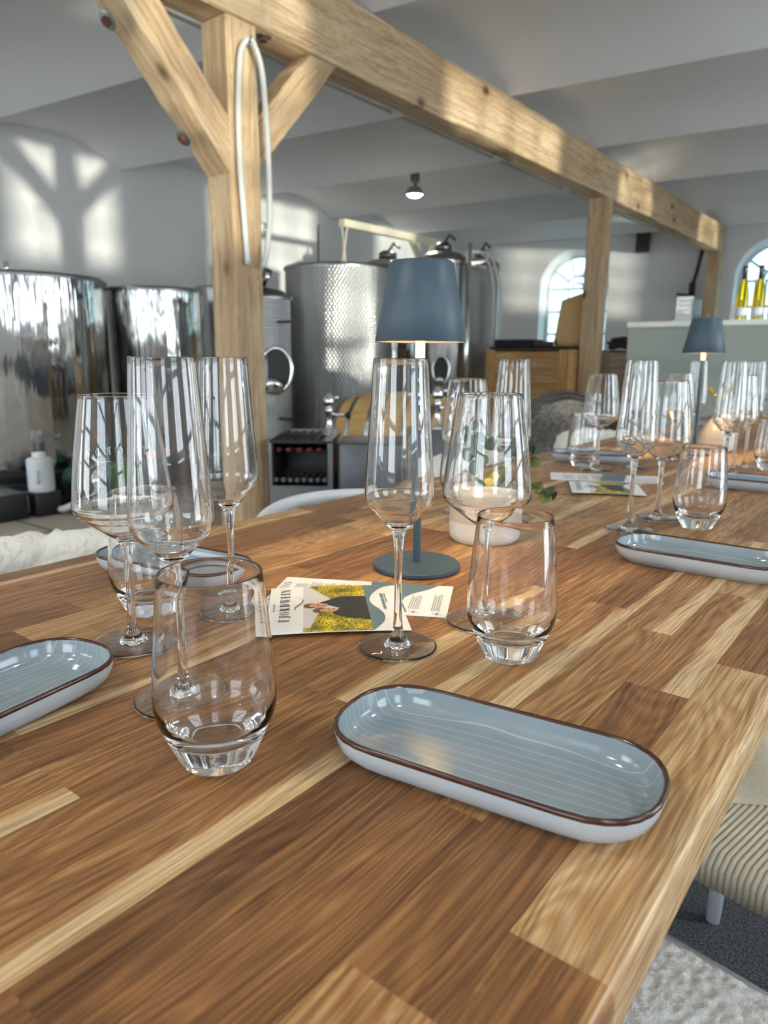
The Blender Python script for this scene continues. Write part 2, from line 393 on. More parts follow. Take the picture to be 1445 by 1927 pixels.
M['coat'] = pmat('printed_dark_coat', rgb(42, 46, 48), .4, var=(140, .4))
M['potraw'] = pmat('raw_white_clay', rgb(198, 190, 183), .75, bump=(160, .3, .0005))
M['potglaze'] = pmat('sand_glaze', rgb(178, 165, 149), .35)
M['leaf'] = pmat('eucalyptus_leaf', rgb(58, 82, 66), .45, var=(60, .35))
M['leaf2'] = pmat('olive_leaf', rgb(96, 104, 44), .45, var=(60, .35))
M['leafy'] = pmat('yellow_leaf', rgb(196, 168, 52), .5)
M['stem'] = pmat('plant_stem', rgb(96, 84, 48), .6)
M['fleece'] = pmat('cream_sheepskin', (.74, .71, .64, 1), .95, spec=.1, sheen=.4, bump=(70, 1.0, .008))
M['boucle'] = pmat('grey_white_boucle', (.64, .63, .60, 1), .95, spec=.1, sheen=.3, bump=(420, .8, .002))
M['cord'] = cord_mat()
M['carpet'] = carpet_mat(); M['tile'] = tile_mat()
M['etch'] = pmat('etched_lettering', (.92, .93, .95, 1), .7)
M['canister'] = pmat('milky_plastic', (.62, .64, .66, 1), .4)
M['green'] = pmat('green_plastic', rgb(62, 120, 44), .4)
M['darkgreen'] = pmat('dark_green_enamel', rgb(18, 66, 50), .35)
M['orange'] = pmat('orange_plastic', rgb(190, 96, 60), .5)
M['kraft'] = pmat('kraft_paper', rgb(206, 168, 116), .6, bump=(14, 1.0, .02))
M['bar'] = pmat('grey_green_panel', rgb(124, 133, 128), .45)
M['bartop'] = pmat('pale_worktop', rgb(206, 208, 206), .4)
M['yellowwine'] = pmat('yellow_glass', (.95, .62, .02, 1), .05, trans=1.0, ior=1.3)
M['winelabel'] = pmat('wine_label', (.6, .62, .66, 1), .6)
M['hose'] = pmat('milky_hose', (.74, .76, .74, 1), .3, trans=.25)
M['labelwhite'] = pmat('label_white', (.75, .75, .74, 1), .5)
M['labelgreen'] = pmat('label_green', rgb(40, 140, 90), .5); M['labelyellow'] = pmat('label_yellow', rgb(224, 196, 60), .5); M['labelred'] = pmat('label_red', rgb(190, 60, 50), .5)
M['redfoil'] = pmat('dark_red_capsule', rgb(96, 26, 26), .3, metal=.3)
M['bottle'] = pmat('dark_bottle_glass', (.01, .014, .008, 1), .08)
M['conduit'] = pmat('painted_conduit', (.55, .56, .58, 1), .6)
M['ground'] = pmat('outside_ground', (.16, .18, .12, 1), .9)
M['brownbox'] = pmat('brown_speaker_case', rgb(70, 44, 34), .5)

# ------------------------------------------------------------------ the room
XL, XR, YB = -6.9, 2.6, -3.4
SK = 0.12                                   # the cross walls and vaults run slightly out of square
yfar = lambda X: 11.6+SK*(X+2.75)
def arch_pts(s, hw, z0, zs, n=16, arched=True):
    """outline of an opening, counter-clockwise seen from inside, (s, z)"""
    p = [(s-hw, z0), (s+hw, z0), (s+hw, zs)]
    if arched:
        for k in range(1, n): t = PI*k/n; p.append((s+hw*math.cos(t), zs+hw*math.sin(t)))
    p.append((s-hw, zs)); return p
def wall(name, P0, P1, ztop, wins, out, mat, thick=.34):
    P0, P1 = Vector(P0), Vector(P1); L = (P1-P0).length; d = (P1-P0)/L; out = Vector(out).normalized()
    pt = lambda s, z, dep=0: P0+d*s+Vector((0, 0, z))+out*dep
    mb = MB(); cuts = [0]; 
    for (s, hw, z0, zs, ar) in sorted(wins):
        mb.add([pt(cuts[-1], 0), pt(s-hw, 0), pt(s-hw, ztop), pt(cuts[-1], ztop)], [(0,1,2,3)])
        n = 20; xs = [s-hw*math.cos(PI*k/n) for k in range(n+1)]
        zt = lambda x: zs+(math.sqrt(max(0, hw*hw-(x-s)**2)) if ar else 0)
        for a, b in zip(xs, xs[1:]):
            if z0 > 0: mb.add([pt(a, 0), pt(b, 0), pt(b, z0), pt(a, z0)], [(0,1,2,3)])
            mb.add([pt(a, zt(a)), pt(b, zt(b)), pt(b, ztop), pt(a, ztop)], [(0,1,2,3)])
        o = arch_pts(s, hw, z0, zs, 20, ar); N = len(o)
        fl = .06                               # splayed reveal
        vs = []
        for (a, z) in o: vs.append(pt(a, z))
        for (a, z) in o: vs.append(pt(s+(a-s)*(1-fl), z0+(z-z0)*(1-fl*.5)+(.0), thick))
        mb.add(vs, [(j, (j+1) % N, N+(j+1) % N, N+j) for j in range(N)])
        cuts.append(s+hw)
    mb.add([pt(cuts[-1], 0), pt(L, 0), pt(L, ztop), pt(cuts[-1], ztop)], [(0,1,2,3)])
    return struct(mb.build(name, mat)), pt
def window(name, pt, s, hw, z0, zs, arched=True, dep=.26, kind='fan', por=True, out=None, pane='pane'):
    hw2 = hw*.955; zs2 = z0+(zs-z0)*.985
    o1 = arch_pts(s, hw2, z0+.01, zs2, 20, arched); c = (s, (z0+zs)/2)
    ring = MB(); w = .055
    def inset(p): 
        a, z = p; 
        if arched and z > zs2-1e-6: t = math.atan2(z-zs2, a-s); return (s+(hw2-w)*math.cos(t), zs2+(hw2-w)*math.sin(t))
        return (s+(a-s)*(hw2-w)/hw2, z0+.01+w if z < zs2-1e-6 else z-(0 if arched else w))
    o2 = [inset(p) for p in o1]; N = len(o1)
    vs = [pt(a, z, dep) for a, z in o1]+[pt(a, z, dep) for a, z in o2]+[pt(a, z, dep+.06) for a, z in o2]
    ring.add(vs, [(j, (j+1) % N, N+(j+1) % N, N+j) for j in range(N)]+[(N+j, N+(j+1) % N, 2*N+(j+1) % N, 2*N+j) for j in range(N)])
    root = struct(ring.build(name, M['winframe']))
    b = MB()
    def bar(p, q, t=.022):
        P, Q = pt(*p, dep+.02), pt(*q, dep+.02); b.tube([P, Q], t*.95, 4)
    iw = hw2-w
    if kind == 'fan':
        r = iw*.42
        bar((s-iw, zs2), (s+iw, zs2)); 
        for k in range(1, 5):
            t = PI*k/5; bar((s+r*math.cos(t), zs2+r*math.sin(t)), (s+iw*math.cos(t), zs2+iw*math.sin(t)))
        for k in range(10):
            t, t2 = PI*k/10, PI*(k+1)/10; bar((s+r*math.cos(t), zs2+r*math.sin(t)), (s+r*math.cos(t2), zs2+r*math.sin(t2)))
            t, t2 = PI*k/10, PI*(k+1)/10; bar((s+r*.45*math.cos(t), zs2+r*.45*math.sin(t)), (s+r*.45*math.cos(t2), zs2+r*.45*math.sin(t2)))
        top = zs2
    else: top = zs2-w
    nb = max(2, round((top-z0)/.42))
    for k in range(1, nb): bar((s-iw, z0+w+(top-z0-w)*k/nb), (s+iw, z0+w+(top-z0-w)*k/nb))
    for f in (-.33, .33) if hw < .7 else (-.5, 0, .5): bar((s+iw*f, z0+w), (s+iw*f, top))
    b.build('muntin_bars', M['winframe'], root)
    pm = MB(); pm.add([pt(a, z, dep+.045) for a, z in o2], [tuple(range(N))]); pm.build('pane', M[pane], root)
    if por:
        ctr = pt(s, (z0+zs+(hw if arched else 0))/2, dep+.14)
        portal('skylight_opening', ctr, -Vector(out), 2*hw, zs-z0+(hw if arched else 0))
    return root

# left wall, plain, along the tanks
wl, _ = wall('wall_left', (XL, YB-.5, 0), (XL, yfar(XL), 0), 3.2, [], (-1, 0, 0), M['plaster'])
# far wall, two arched windows seen, one more to the right of the frame
P0 = Vector((XL, yfar(XL), 0)); P1 = Vector((XR, yfar(XR), 0)); dn = (P1-P0).normalized()
sx = lambda X: (X-XL)/dn.x
nout = Vector((-dn.y, dn.x, 0))
fw = [(sx(-4.96), .56, 1.0, 2.16, True), (sx(-2.07), .56, 1.0, 2.16, True), (sx(.9), .56, 1.0, 2.16, True)]
_, ptf = wall('wall_far', P0, P1, 3.2, fw, nout, M['plaster'])
for i, (s, hw, a, b, ar) in enumerate(fw): window('window_%d' % (i+1), ptf, s, hw, a, b, True, out=nout, pane='farpane')
# right wall behind the photographer's shoulder: arched windows and a glazed door
rw = [(1.9, .6, .9, 2.0, True), (4.3, .6, .9, 2.0, True), (6.9, .95, .05, 2.35, False), (9.6, .6, .9, 2.0, True), (12.4, .6, .9, 2.0, True)]
_, ptr = wall('wall_right', (XR, YB-.5, 0), (XR, yfar(XR), 0), 3.2, rw, (1, 0, 0), M['plaster'])
for i, (s, hw, a, b, ar) in enumerate(rw): window(('window_%d' % (i+4)) if ar else 'door_1', ptr, s, hw, a, b, ar, kind='fan' if ar else 'grid', out=(1, 0, 0))
bw = [(2.3, .9, .7, 2.3, False), (5.6, .9, .7, 2.3, False), (8.3, .8, .05, 2.35, False)]
_, ptb = wall('wall_back', (XR, YB, 0), (XL, YB, 0), 3.2, bw, (0, -1, 0), M['plaster'])
for i, (s, hw, a, b, ar) in enumerate(bw): window(('window_%d' % (i+9)) if i < 2 else 'door_2', ptb, s, hw, a, b, False, kind='grid', out=(0, -1, 0))

# whitewashed vaulted ceiling on ridges every 1.58 m
mb = MB(); ys = []
ridge = [3.40+1.58*k for k in range(-5, 6)]
def zc(yy):
    u = ((yy-3.40)/1.58) % 1.0
    a = abs(u-.5)*2
    return 2.845+.19*(1-a**2.3)
N = 16; rows = []
for k in range(-5, 6):
    for j in range(N): rows.append(3.40+1.58*(k+j/N))
rows = [y for y in rows if -4.8 < y < 12.9]
xs = [XL-.3, -2.75, XR+.3]
for y in rows:
    for X in xs: mb.v.append((X, y+SK*(X+2.75), zc(y)))
for i in range(len(rows)-1):
    for j in range(2): mb.f.append((i*3+j, i*3+j+1, (i+1)*3+j+1, (i+1)*3+j)); mb.mi.append(0)
struct(mb.build('ceiling', M['ceil'], smooth=False, angle=22))
mb = MB(); mb.add([(XL, YB-.6, 0), (XR, YB-.6, 0), (XR, 13, 0), (XL, 13, 0)], [(0,1,2,3)]); struct(mb.build('floor', M['tile']))
mb = MB(); mb.bbox((-1.95, -3.0, 0.0), (2.3, 4.6, .008), .02)
tag(mb.build('carpet', M['carpet']), 'dark grey flecked carpet lying under the dining table and chairs', 'carpet')
mb = MB(); mb.tube([(-3.70, 2.2, 2.875), (-3.70, 11.2, 2.875)], .011, 6)
struct(mb.build('trim_1', M['conduit']))

# ------------------------------------------------------------------ timber frame
XB = -2.75
def timber(name, p, q, w, h, mat, side=(1,0,0), parent=None, seg=10, wob=.004, cuts=None):
    """squared timber from p to q; w measured along side, h across"""
    F = axis_frame(p, q, side); L = (Vector(q)-Vector(p)).length; mb = MB(); rings = []
    rr = random.Random(len(name)+int(L*100))
    for i in range(seg+1):
        z = L*i/seg; c = .008
        ring = []
        for sx_, sy_ in ((1,1),(-1,1),(-1,-1),(1,-1)):
            for (ax, ay) in (((w/2, h/2-c), (w/2-c, h/2)) if sx_*sy_ > 0 else ((w/2-c, h/2), (w/2, h/2-c))):
                ring.append(Vector((sx_*ax+rr.uniform(-wob, wob), sy_*ay+rr.uniform(-wob, wob), z)))
        rings.append(ring)
    if cuts:       # ends sawn to planes (axis index, value) in the room
        Fi = F.inverted(); ax = (F.to_3x3() @ Vector((0, 0, 1)))
        for ri, cut in ((0, cuts[0]), (-1, cuts[1])):
            for v in rings[ri]:
                g = F @ v; v += Vector((0, 0, (cut[1]-g[cut[0]])/ax[cut[0]]))
        for i in range(1, seg):
            for j, v in enumerate(rings[i]): v.z = rings[0][j].z+(rings[-1][j].z-rings[0][j].z)*i/seg
    mb.loft(rings, True, True)
    o = mb.build(name, mat, parent, angle=35); o.matrix_world = F if not parent else F
    return o
def post(Y, z1, label, w=.18, x=XB):
    o = timber('timber_post', (x-w/2, Y+w/2, 0), (x-w/2, Y+w/2, z1), w, w, M['beam'])
    tag(o, label, 'post'); return o
p1 = post(2.37, 2.50, 'squared spruce timber post nearest the table, with two braces and a hose hung on it')
p2 = post(6.92, 2.50, 'middle timber post in front of the kraft paper bag and the pine crates')
p3 = post(11.22, 2.50, 'farthest timber post, standing by the far wall beside the cable and the bar')
tie = timber('ceiling_beam', (XB-.09, -1.2, 2.675), (XB-.09, 11.42, 2.675), .18, .345, M['beam'], seg=40, wob=.006)
tag(tie, 'long squared spruce timber beam carried by the posts under the vaulted ceiling', 'beam')
b1 = timber('timber_brace', (XB-.09, 2.44, 1.885), (XB-.09, 1.66, 2.70), .17, .165, M['beam'], cuts=((1, 2.369), (2, 2.502)))
tag(b1, 'left knee brace with iron bolts rising from the nearest post towards the camera', 'brace')
b2 = timber('timber_brace', (XB-.09, 2.50, 1.945), (XB-.09, 3.155, 2.64), .15, .155, M['beam'], cuts=((1, 2.551), (2, 2.502)))
tag(b2, 'right knee brace rising from the nearest post to the underside of the long beam', 'brace')
def bolt(name, loc, normal, label, r=.038):
    F = axis_frame(loc, Vector(loc)+Vector(normal), (0, 1, .3))
    root = empty(name); root.matrix_world = F
    tag(root, label, 'bolt')
    mb = MB(); mb.lathe([(0, 0), (r, 0), (r, .004), (r*.9, .006), (0, .006)], n=20); mb.build('washer', M['galv'], root, angle=40)
    mb = MB(); mb.lathe([(r*.5, .0), (r*.5, .02), (0, .02)], n=6); tag(mb.build('bolt_head', M['rust'], root, angle=20), 'rusty bolt head')
    return root
bn = Vector((0, -.72, -.69))
bolt('iron_bolt', (XB-.07, 2.158, 1.954), bn, 'rusty bolt with round washer low on the left knee brace')
bolt('iron_bolt', (XB-.07, 1.821, 2.306), bn, 'bolt with round washer high on the left knee brace, at the picture edge')
bolt('iron_bolt', (XB-.05, 2.64, 2.500), (0, 0, -1), 'dark bolt and washer under the long beam beside the hose hook')
# hose looped over a hook, chrome vent tube hanging next to it
hp = catmull([(-2.725, 2.428, 1.438), (-2.725, 2.412, 1.666), (-2.725, 2.399, 1.895), (-2.725, 2.400, 2.118), (-2.722, 2.416, 2.319), (-2.72, 2.437, 2.385), (-2.70, 2.461, 2.410), (-2.70, 2.492, 2.386), (-2.70, 2.527, 2.308), (-2.70, 2.545, 2.155), (-2.70, 2.556, 1.927), (-2.70, 2.555, 1.688), (-2.70, 2.535, 1.538), (-2.70, 2.505, 1.43)], 8)
mb = MB(); mb.tube(hp, .0135, 10)
h = mb.build('hose', M['hose'], smooth=True); tag(h, 'milky plastic hose looped over a hook on the nearest timber post', 'hose')
mb = MB(); mb.tube(catmull([(-2.745, 2.50, 2.44), (-2.72, 2.49, 2.43), (-2.70, 2.468, 2.405), (-2.69, 2.45, 2.395), (-2.685, 2.455, 2.42)], 5), .004, 6)
tag(mb.build('wall_hook', M['darksteel'], smooth=True), 'thin black iron hook holding up the hose', 'hook')
r_ = empty('sight_tube', (-2.735, 2.562, 1.39)); tag(r_, 'short clear tube with chrome end fittings hanging at the edge of the nearest post', 'tube')
mb = MB(); mb.tube([(0, 0, .02), (0, .002, .215)], .009, 12); mb.build('tube_body', M['pane'], r_, smooth=True)
mb = MB(); mb.lathe([(0, -.012), (.010, -.01), (.012, 0), (.012, .018), (.009, .022), (0, .022)], n=16); mb.build('end_cap', M['chrome'], r_, smooth=True)
mb = MB(); mb.lathe([(0, .20), (.012, .205), (.013, .23), (.009, .24), (.011, .252), (0, .256)], n=16); mb.build('end_cap', M['chrome'], r_, smooth=True)
mb = MB(); mb.tube([(0, 0, .25), (-.02, -.02, .262)], .004, 6); mb.build('bracket', M['chrome'], r_, smooth=True)

# ------------------------------------------------------------------ dining table
TZ = .75; TX0, TX1, TY0, TY1 = -.853, -.073, -.42, 3.75
NS = 16; SW = (TX1-TX0)/NS
rt = random.Random(11)
known = {0: ([.251, .619, 1.02], [.26, .88, .36, .58, .7], [0, 0, 0, 0, 0]),
         1: ([.193, .537, .824, 1.2], [.62, .34, .55, .88, .5], [0, 0, 1, 0, 0]),
         2: ([.311, .66, 1.1], [.22, .56, .62, .4], [0, 0, 1, 0]),
         3: ([.098, .40, .705, 1.02], [.30, .22, .66, .46, .7], [0, 0, 1, 1, 0]),
         4: ([-.1, .633, 1.05], [.5, .44, .62, .6], [0, 1, 0, 0]),
         5: ([.02, .37, .72], [.5, .40, .52, .34], [0, 0, 1, 0]),
         6: ([.184, .55, .9], [.66, .44, .36, .6], [1, 0, 0, 1]),
         7: ([.185, .48, .86], [.42, .34, .48, .72], [0, 0, 0, 0]),
         13: ([.36, .77, .84, 1.2], [.5, .32, .12, .6, .4], [0, 0, 0, 0, 0])}
def staves(i):
    if i in known: J, Tn, S = known[i]
    else: J, Tn, S = [.1+rt.uniform(0, .3)], [rt.uniform(.2, .9)], [0]
    J, Tn, S = list(J), list(Tn), list(S)
    while J[-1] < TY1-.3: J.append(J[-1]+rt.uniform(.26, .52)); Tn.append(rt.choice([.3, .42, .52, .6, .72, .88])); S.append(rt.random() < .3)
    while J[0] > TY0+.3 and i not in known: J.insert(0, J[0]-rt.uniform(.3, .5)); Tn.insert(0, rt.choice([.3, .5, .7])); S.insert(0, 0)
    while len(Tn) < len(J)+1: Tn.append(.5); S.append(0)
    J = [j for j in J if TY0 < j < TY1-.02]
    return J, Tn, S
mb = MB(); attrs = []; uvs = []
R = .006; TH = .034
prof = [(-.0, 0)]      # side profile going down from the top plane at the stave edge
arc = [(R*math.sin(a), -R*(1-math.cos(a))) for a in (0, .5, 1.0, PI/2)]
side_r = arc+[(R, -TH+R)]+[(R*math.cos(a), -TH+R-R*math.sin(a)) for a in (.5, 1.0, PI/2)]
for i in range(NS):
    xr = TX1-SW*i; xl = xr-SW
    J, Tn, S = staves(i); ye = [TY0]+J+[TY1]
    for k in range(len(ye)-1):
        y0, y1 = ye[k], ye[k+1]; c = (Tn[k], rt.random(), 1.0 if S[k] else 0.0)
        a = xl+(R if i == NS-1 else 0); b = xr-(R if i == 0 else 0)
        mb.add([(a, y0, TZ), (b, y0, TZ), (b, y1, TZ), (a, y1, TZ)], [(0,1,2,3)]); attrs.append(c); uvs.append([0, 1, 1, 0])
        if i in (0, NS-1):
            sg = 1 if i == 0 else -1; xb = b if i == 0 else a
            P = [(xb+sg*dx, TZ+dz) for dx, dz in side_r]
            for q in range(len(P)-1):
                vs = [(P[q][0], y0, P[q][1]), (P[q+1][0], y0, P[q+1][1]), (P[q+1][0], y1, P[q+1][1]), (P[q][0], y1, P[q][1])]
                mb.add(vs if i == 0 else vs[::-1], [(0,1,2,3)])
                attrs.append((min(1, c[0]+.25), c[1], c[2])); uvs.append([.5, .5, .5, .5])
for yy, fl in ((TY0, 1), (TY1, -1)):
    vs = [(TX0+R, yy, TZ-TH), (TX1-R, yy, TZ-TH), (TX1-R, yy, TZ), (TX0+R, yy, TZ)]
    mb.add(vs if fl > 0 else vs[::-1], [(0,1,2,3)]); attrs.append((.5, .3, 0)); uvs.append([.5]*4)
mb.add([(TX0+R, TY0, TZ-TH), (TX0+R, TY1, TZ-TH), (TX1-R, TY1, TZ-TH), (TX1-R, TY0, TZ-TH)], [(0,1,2,3)]); attrs.append((.5, .3, 0)); uvs.append([.5]*4)
table = empty('dining_table', (0, 0, 0)); tag(table, 'long oiled oak table with a butcher-block top, laid with glasses and plates', 'table')
top = mb.build('tabletop', M['oak'], table); me = top.data
ca = me.color_attributes.new('stave', 'FLOAT_COLOR', 'CORNER'); ul = me.uv_layers.new(name='across')
for p in me.polygons:
    for q, li in enumerate(p.loop_indices):
        ca.data[li].color = (*attrs[p.index], 1); ul.data[li].uv = (uvs[p.index][q], 0)
for (x, y) in ((-.76, -.2), (-.16, -.28), (-.76, 3.5), (-.16, 3.5)):
    lg = MB(); lg.box((x-.035, y-.035, 0.0085), (x+.035, y+.035, TZ-TH)); lg.build('leg', M['white'], table)
lg = MB(); lg.box((-.74, -.16, TZ-TH-.06), (-.72, 3.46, TZ-TH)); lg.box((-.20, -.16, TZ-TH-.06), (-.18, 3.46, TZ-TH)); lg.build('apron', M['white'], table)

# ------------------------------------------------------------------ chairs (white frame, woven paper-cord seat)
def woven_seat(w, d, z):
    """cord seat: four triangular fields of cord wound round the rails, each cord a ridge"""
    mb = MB(); n = 66; hw, hd = w/2, d/2
    def P(u, v, up): return Vector((hw*u, hd*v, 0))
    for side in range(4):
        for k in range(n):
            t0 = -1+2*k/n; t1 = -1+2*(k+1)/n
            rows = []
            for j in range(9):
                a = j/8
                # run from the rail in to the diagonal
                for tt in (0,): pass
                rows.append(a)
            ring = []
            for a in [0, .35, .7, 1.0]:
                pass
            tm = (t0+t1)/2; dep = 1-abs(tm)            # distance rail to diagonal, 0..1
            pts = []
            for a in (-.10, -.02, .06, .5, 1.0):
                e = 1-a*dep if a > 0 else 1+.02
                zz = z if a >= .06 else (z-.010 if a > -.05 else z-.038)
                zz -= .012*min(1, a*dep) if a > 0 else 0
                u, v = (tm, e) if side in (0, 2) else (e, tm)
                if side == 2: v = -v
                if side == 3: u = -u
                pts.append(Vector((hw*u, hd*v, zz)))
            mb.tube(pts, .0038, 5)
    mb.box((-hw*.97, -hd*.97, z-.040), (hw*.97, hd*.97, z-.018))
    return mb
def make_chair(seat=True):
    """front of the seat faces local +x"""
    root = empty('dining_chair')
    woven_seat(.46, .44, .445).build('seat', M['cord'], root, smooth=True)
    for sy in (1, -1):
        mb = MB(); mb.tube([(.20, .195*sy, .44), (.205, .20*sy, .22), (.21, .205*sy, .009)], [.018, .017, .0115], 12); mb.build('leg', M['white'], root, smooth=True)
        mb = MB(); mb.tube(catmull([(-.24, .19*sy, .009), (-.215, .185*sy, .25), (-.20, .19*sy, .45), (-.16, .225*sy, .60), (-.108, .246*sy, .690)], 5), [.012]*5+[.016]*11+[.014]*5, 12); mb.build('leg', M['white'], root, smooth=True)
        mb = MB(); mb.tube([(.20, .19*sy, .27), (-.2, .18*sy, .27)], .009, 8); mb.build('stretcher', M['white'], root, smooth=True)
    arc = []
    for k in range(25):
        t = math.radians(116+128*k/24); arc.append((.02+.275*math.cos(t), .272*math.sin(t), .682+.028*max(0, -math.cos(t))))
    mb = MB(); mb.tube(arc, [.010]+[.0135]*23+[.010], 10); mb.build('back_rail', M['white'], root, smooth=True)
    mb = MB()
    for dy in (-.10, -.035, .035, .10): mb.tube([(-.20, dy*.55, .44), (.02-math.sqrt(.275**2-dy**2)+.002, dy, .705)], .008, 8)
    mb.build('backrest_spindles', M['white'], root, smooth=True)
    return root
ch = make_chair(); CG = None
ch.location = (-.775, 1.05, 0); tag(ch, 'white chair with a bare bent back rail behind the table, left of the lamp', 'chair')
def chair(x, y, rz, label):
    c = copy_tree(ch); c.location = (x, y, 0); c.rotation_euler = (0, 0, rz); tag(c, label, 'chair'); return c
chair(-.775, .42, 0, 'white chair under the sheepskin nearest on the left side of the table')
chair(-.795, 1.66, 0, 'white chair with a cream sheepskin, seen behind the wine glasses right of the lamp')
chair(-.795, 2.48, 0, 'white chair with a sheepskin at the far left of the table, by the grey barrel')
chair(-.030, 1.005, PI-.17, 'woven cord seat chair with a white leg at the right edge of the table')
chair(.01, .36, PI-.10, 'white chair under the pale woolly throw at the bottom right corner')
def drape(name, cx, cy, rz, label, zt=.716, w=.46, inner=.25, outer=.42, mat='fleece', seed=1, amp=.011):
    """a sheepskin hanging over a chair's rounded back rail"""
    mb = MB(); nu, nv = 46, 60; rows = []
    F = Matrix.Translation((cx, cy, 0)) @ Matrix.Rotation(rz, 4, 'Z')
    for side in (0, 1):
        off = -.016 if side else 0
        for i in range(nu+1):
            a = math.radians(180+ (i/nu-.5)*2*62*(w/.5))
            row = []
            for j in range(nv+1):
                s = -inner+(inner+outer)*j/nv
                r0 = .275
                if s < -.03: dz = s+.03; dr = -.03
                elif s > .03: dz = -(s-.03); dr = .03+.02*(s-.03)/outer
                else: q = s/.03*PI/2; dz = 0+.02*(math.cos(q)); dr = .03*math.sin(q)
                e = abs(i/nu-.5)*2
                rr = r0+dr+(off if s > -.03 else -off)*1.0
                z = zt+dz+(off if abs(s) < .03 else 0)-.025*e**3
                p = Vector((.02+rr*math.cos(a), rr*math.sin(a), z))
                nz = noise.noise(p*26+Vector((seed*9, 0, 0)))*.6+noise.noise(p*75+Vector((0, seed*5, 0)))*.8
                edge = min(1, (1-e)*6)*min(1, (nv/2-abs(j-nv/2))/4)
                if side == 0:
                    d = Vector((math.cos(a), math.sin(a), 0))*(1 if s > 0 else -1)
                    if abs(s) < .03: d = Vector((math.cos(a)*s/.03, math.sin(a)*s/.03, 1)).normalized()
                    p += d*(amp*nz+.012*edge)
                row.append(F @ p)
            rows.append(row)
    vs = [v for r in rows for v in r]; W1 = nv+1; fs = []
    for sd in (0, 1):
        b = sd*(nu+1)*W1
        for i in range(nu):
            for j in range(nv):
                f = (b+i*W1+j, b+(i+1)*W1+j, b+(i+1)*W1+j+1, b+i*W1+j+1)
                fs.append(f if sd else f[::-1])
    B = (nu+1)*W1
    for i in range(nu):
        for j in (0, nv): fs.append((i*W1+j, (i+1)*W1+j, B+(i+1)*W1+j, B+i*W1+j))
    for j in range(nv):
        for i in (0, nu): fs.append((i*W1+j, i*W1+j+1, B+i*W1+j+1, B+i*W1+j))
    mb.add(vs, fs); o = mb.build(name, M[mat], smooth=True); tag(o, label, 'sheepskin'); return o
drape('sheepskin', -.775, .42, 0, 'curly cream sheepskin over the chair nearest on the left, behind the grey plate', seed=1)
drape('sheepskin', -.795, 1.66, 0, 'cream sheepskin over the chair behind the planter and lamp pole', seed=2)
drape('sheepskin', -.795, 2.48, 0, 'cream sheepskin over the farthest left chair, in front of the grey barrel', seed=3)
# throw on the seat at the lower right
mb = MB(); n1, n2 = 170, 160; F = Matrix.Translation((-.015, .368, 0)) @ Matrix.Rotation(PI-.10, 4, 'Z')
rows = []
for i in range(n1+1):
    row = []
    for j in range(n2+1):
        u, v = -1+2*i/n1, -1+2*j/n2
        x, y = u*.25, v*.245; z = .472
        ex = max(0, abs(u)-.90)/.10; ey = max(0, abs(v)-.90)/.10
        z -= .02*(ex*ex+ey*ey)
        p = Vector((x, y, z)); p.z += .0015*noise.noise(p*40)+.0042*noise.noise(p*190)+.002*noise.noise(p*380)
        p.x += .004*noise.noise(Vector((y*60, 0, 3))); p.y += .004*noise.noise(Vector((x*60, 9, 3)))
        row.append(F @ p)
    rows.append(row)
W1 = n2+1; mb.add([v for r in rows for v in r], [(i*W1+j, (i+1)*W1+j, (i+1)*W1+j+1, i*W1+j+1) for i in range(n1) for j in range(n2)])
low = [[F @ Vector((-1*.25+.5*i/n1, -.245+.49*j/n2, .448)) for j in (0, n2)] for i in (0, n1)]
mb.add([low[0][0], low[1][0], low[1][1], low[0][1]], [(0, 3, 2, 1)])
for (a, b) in (((0, 0), (0, 1)), ((1, 0), (0, 0))): pass
edge = [rows[i][0] for i in range(n1+1)]+[rows[n1][j] for j in range(1, n2+1)]+[rows[i][n2] for i in range(n1-1, -1, -1)]+[rows[0][j] for j in range(n2-1, 0, -1)]
mb.loft([edge, [Vector((p.x, p.y, .448)) for p in edge]])
tag(mb.build('woolly_throw', M['boucle'], smooth=True), 'pale grey woolly throw on the chair seat at the bottom right corner', 'throw')

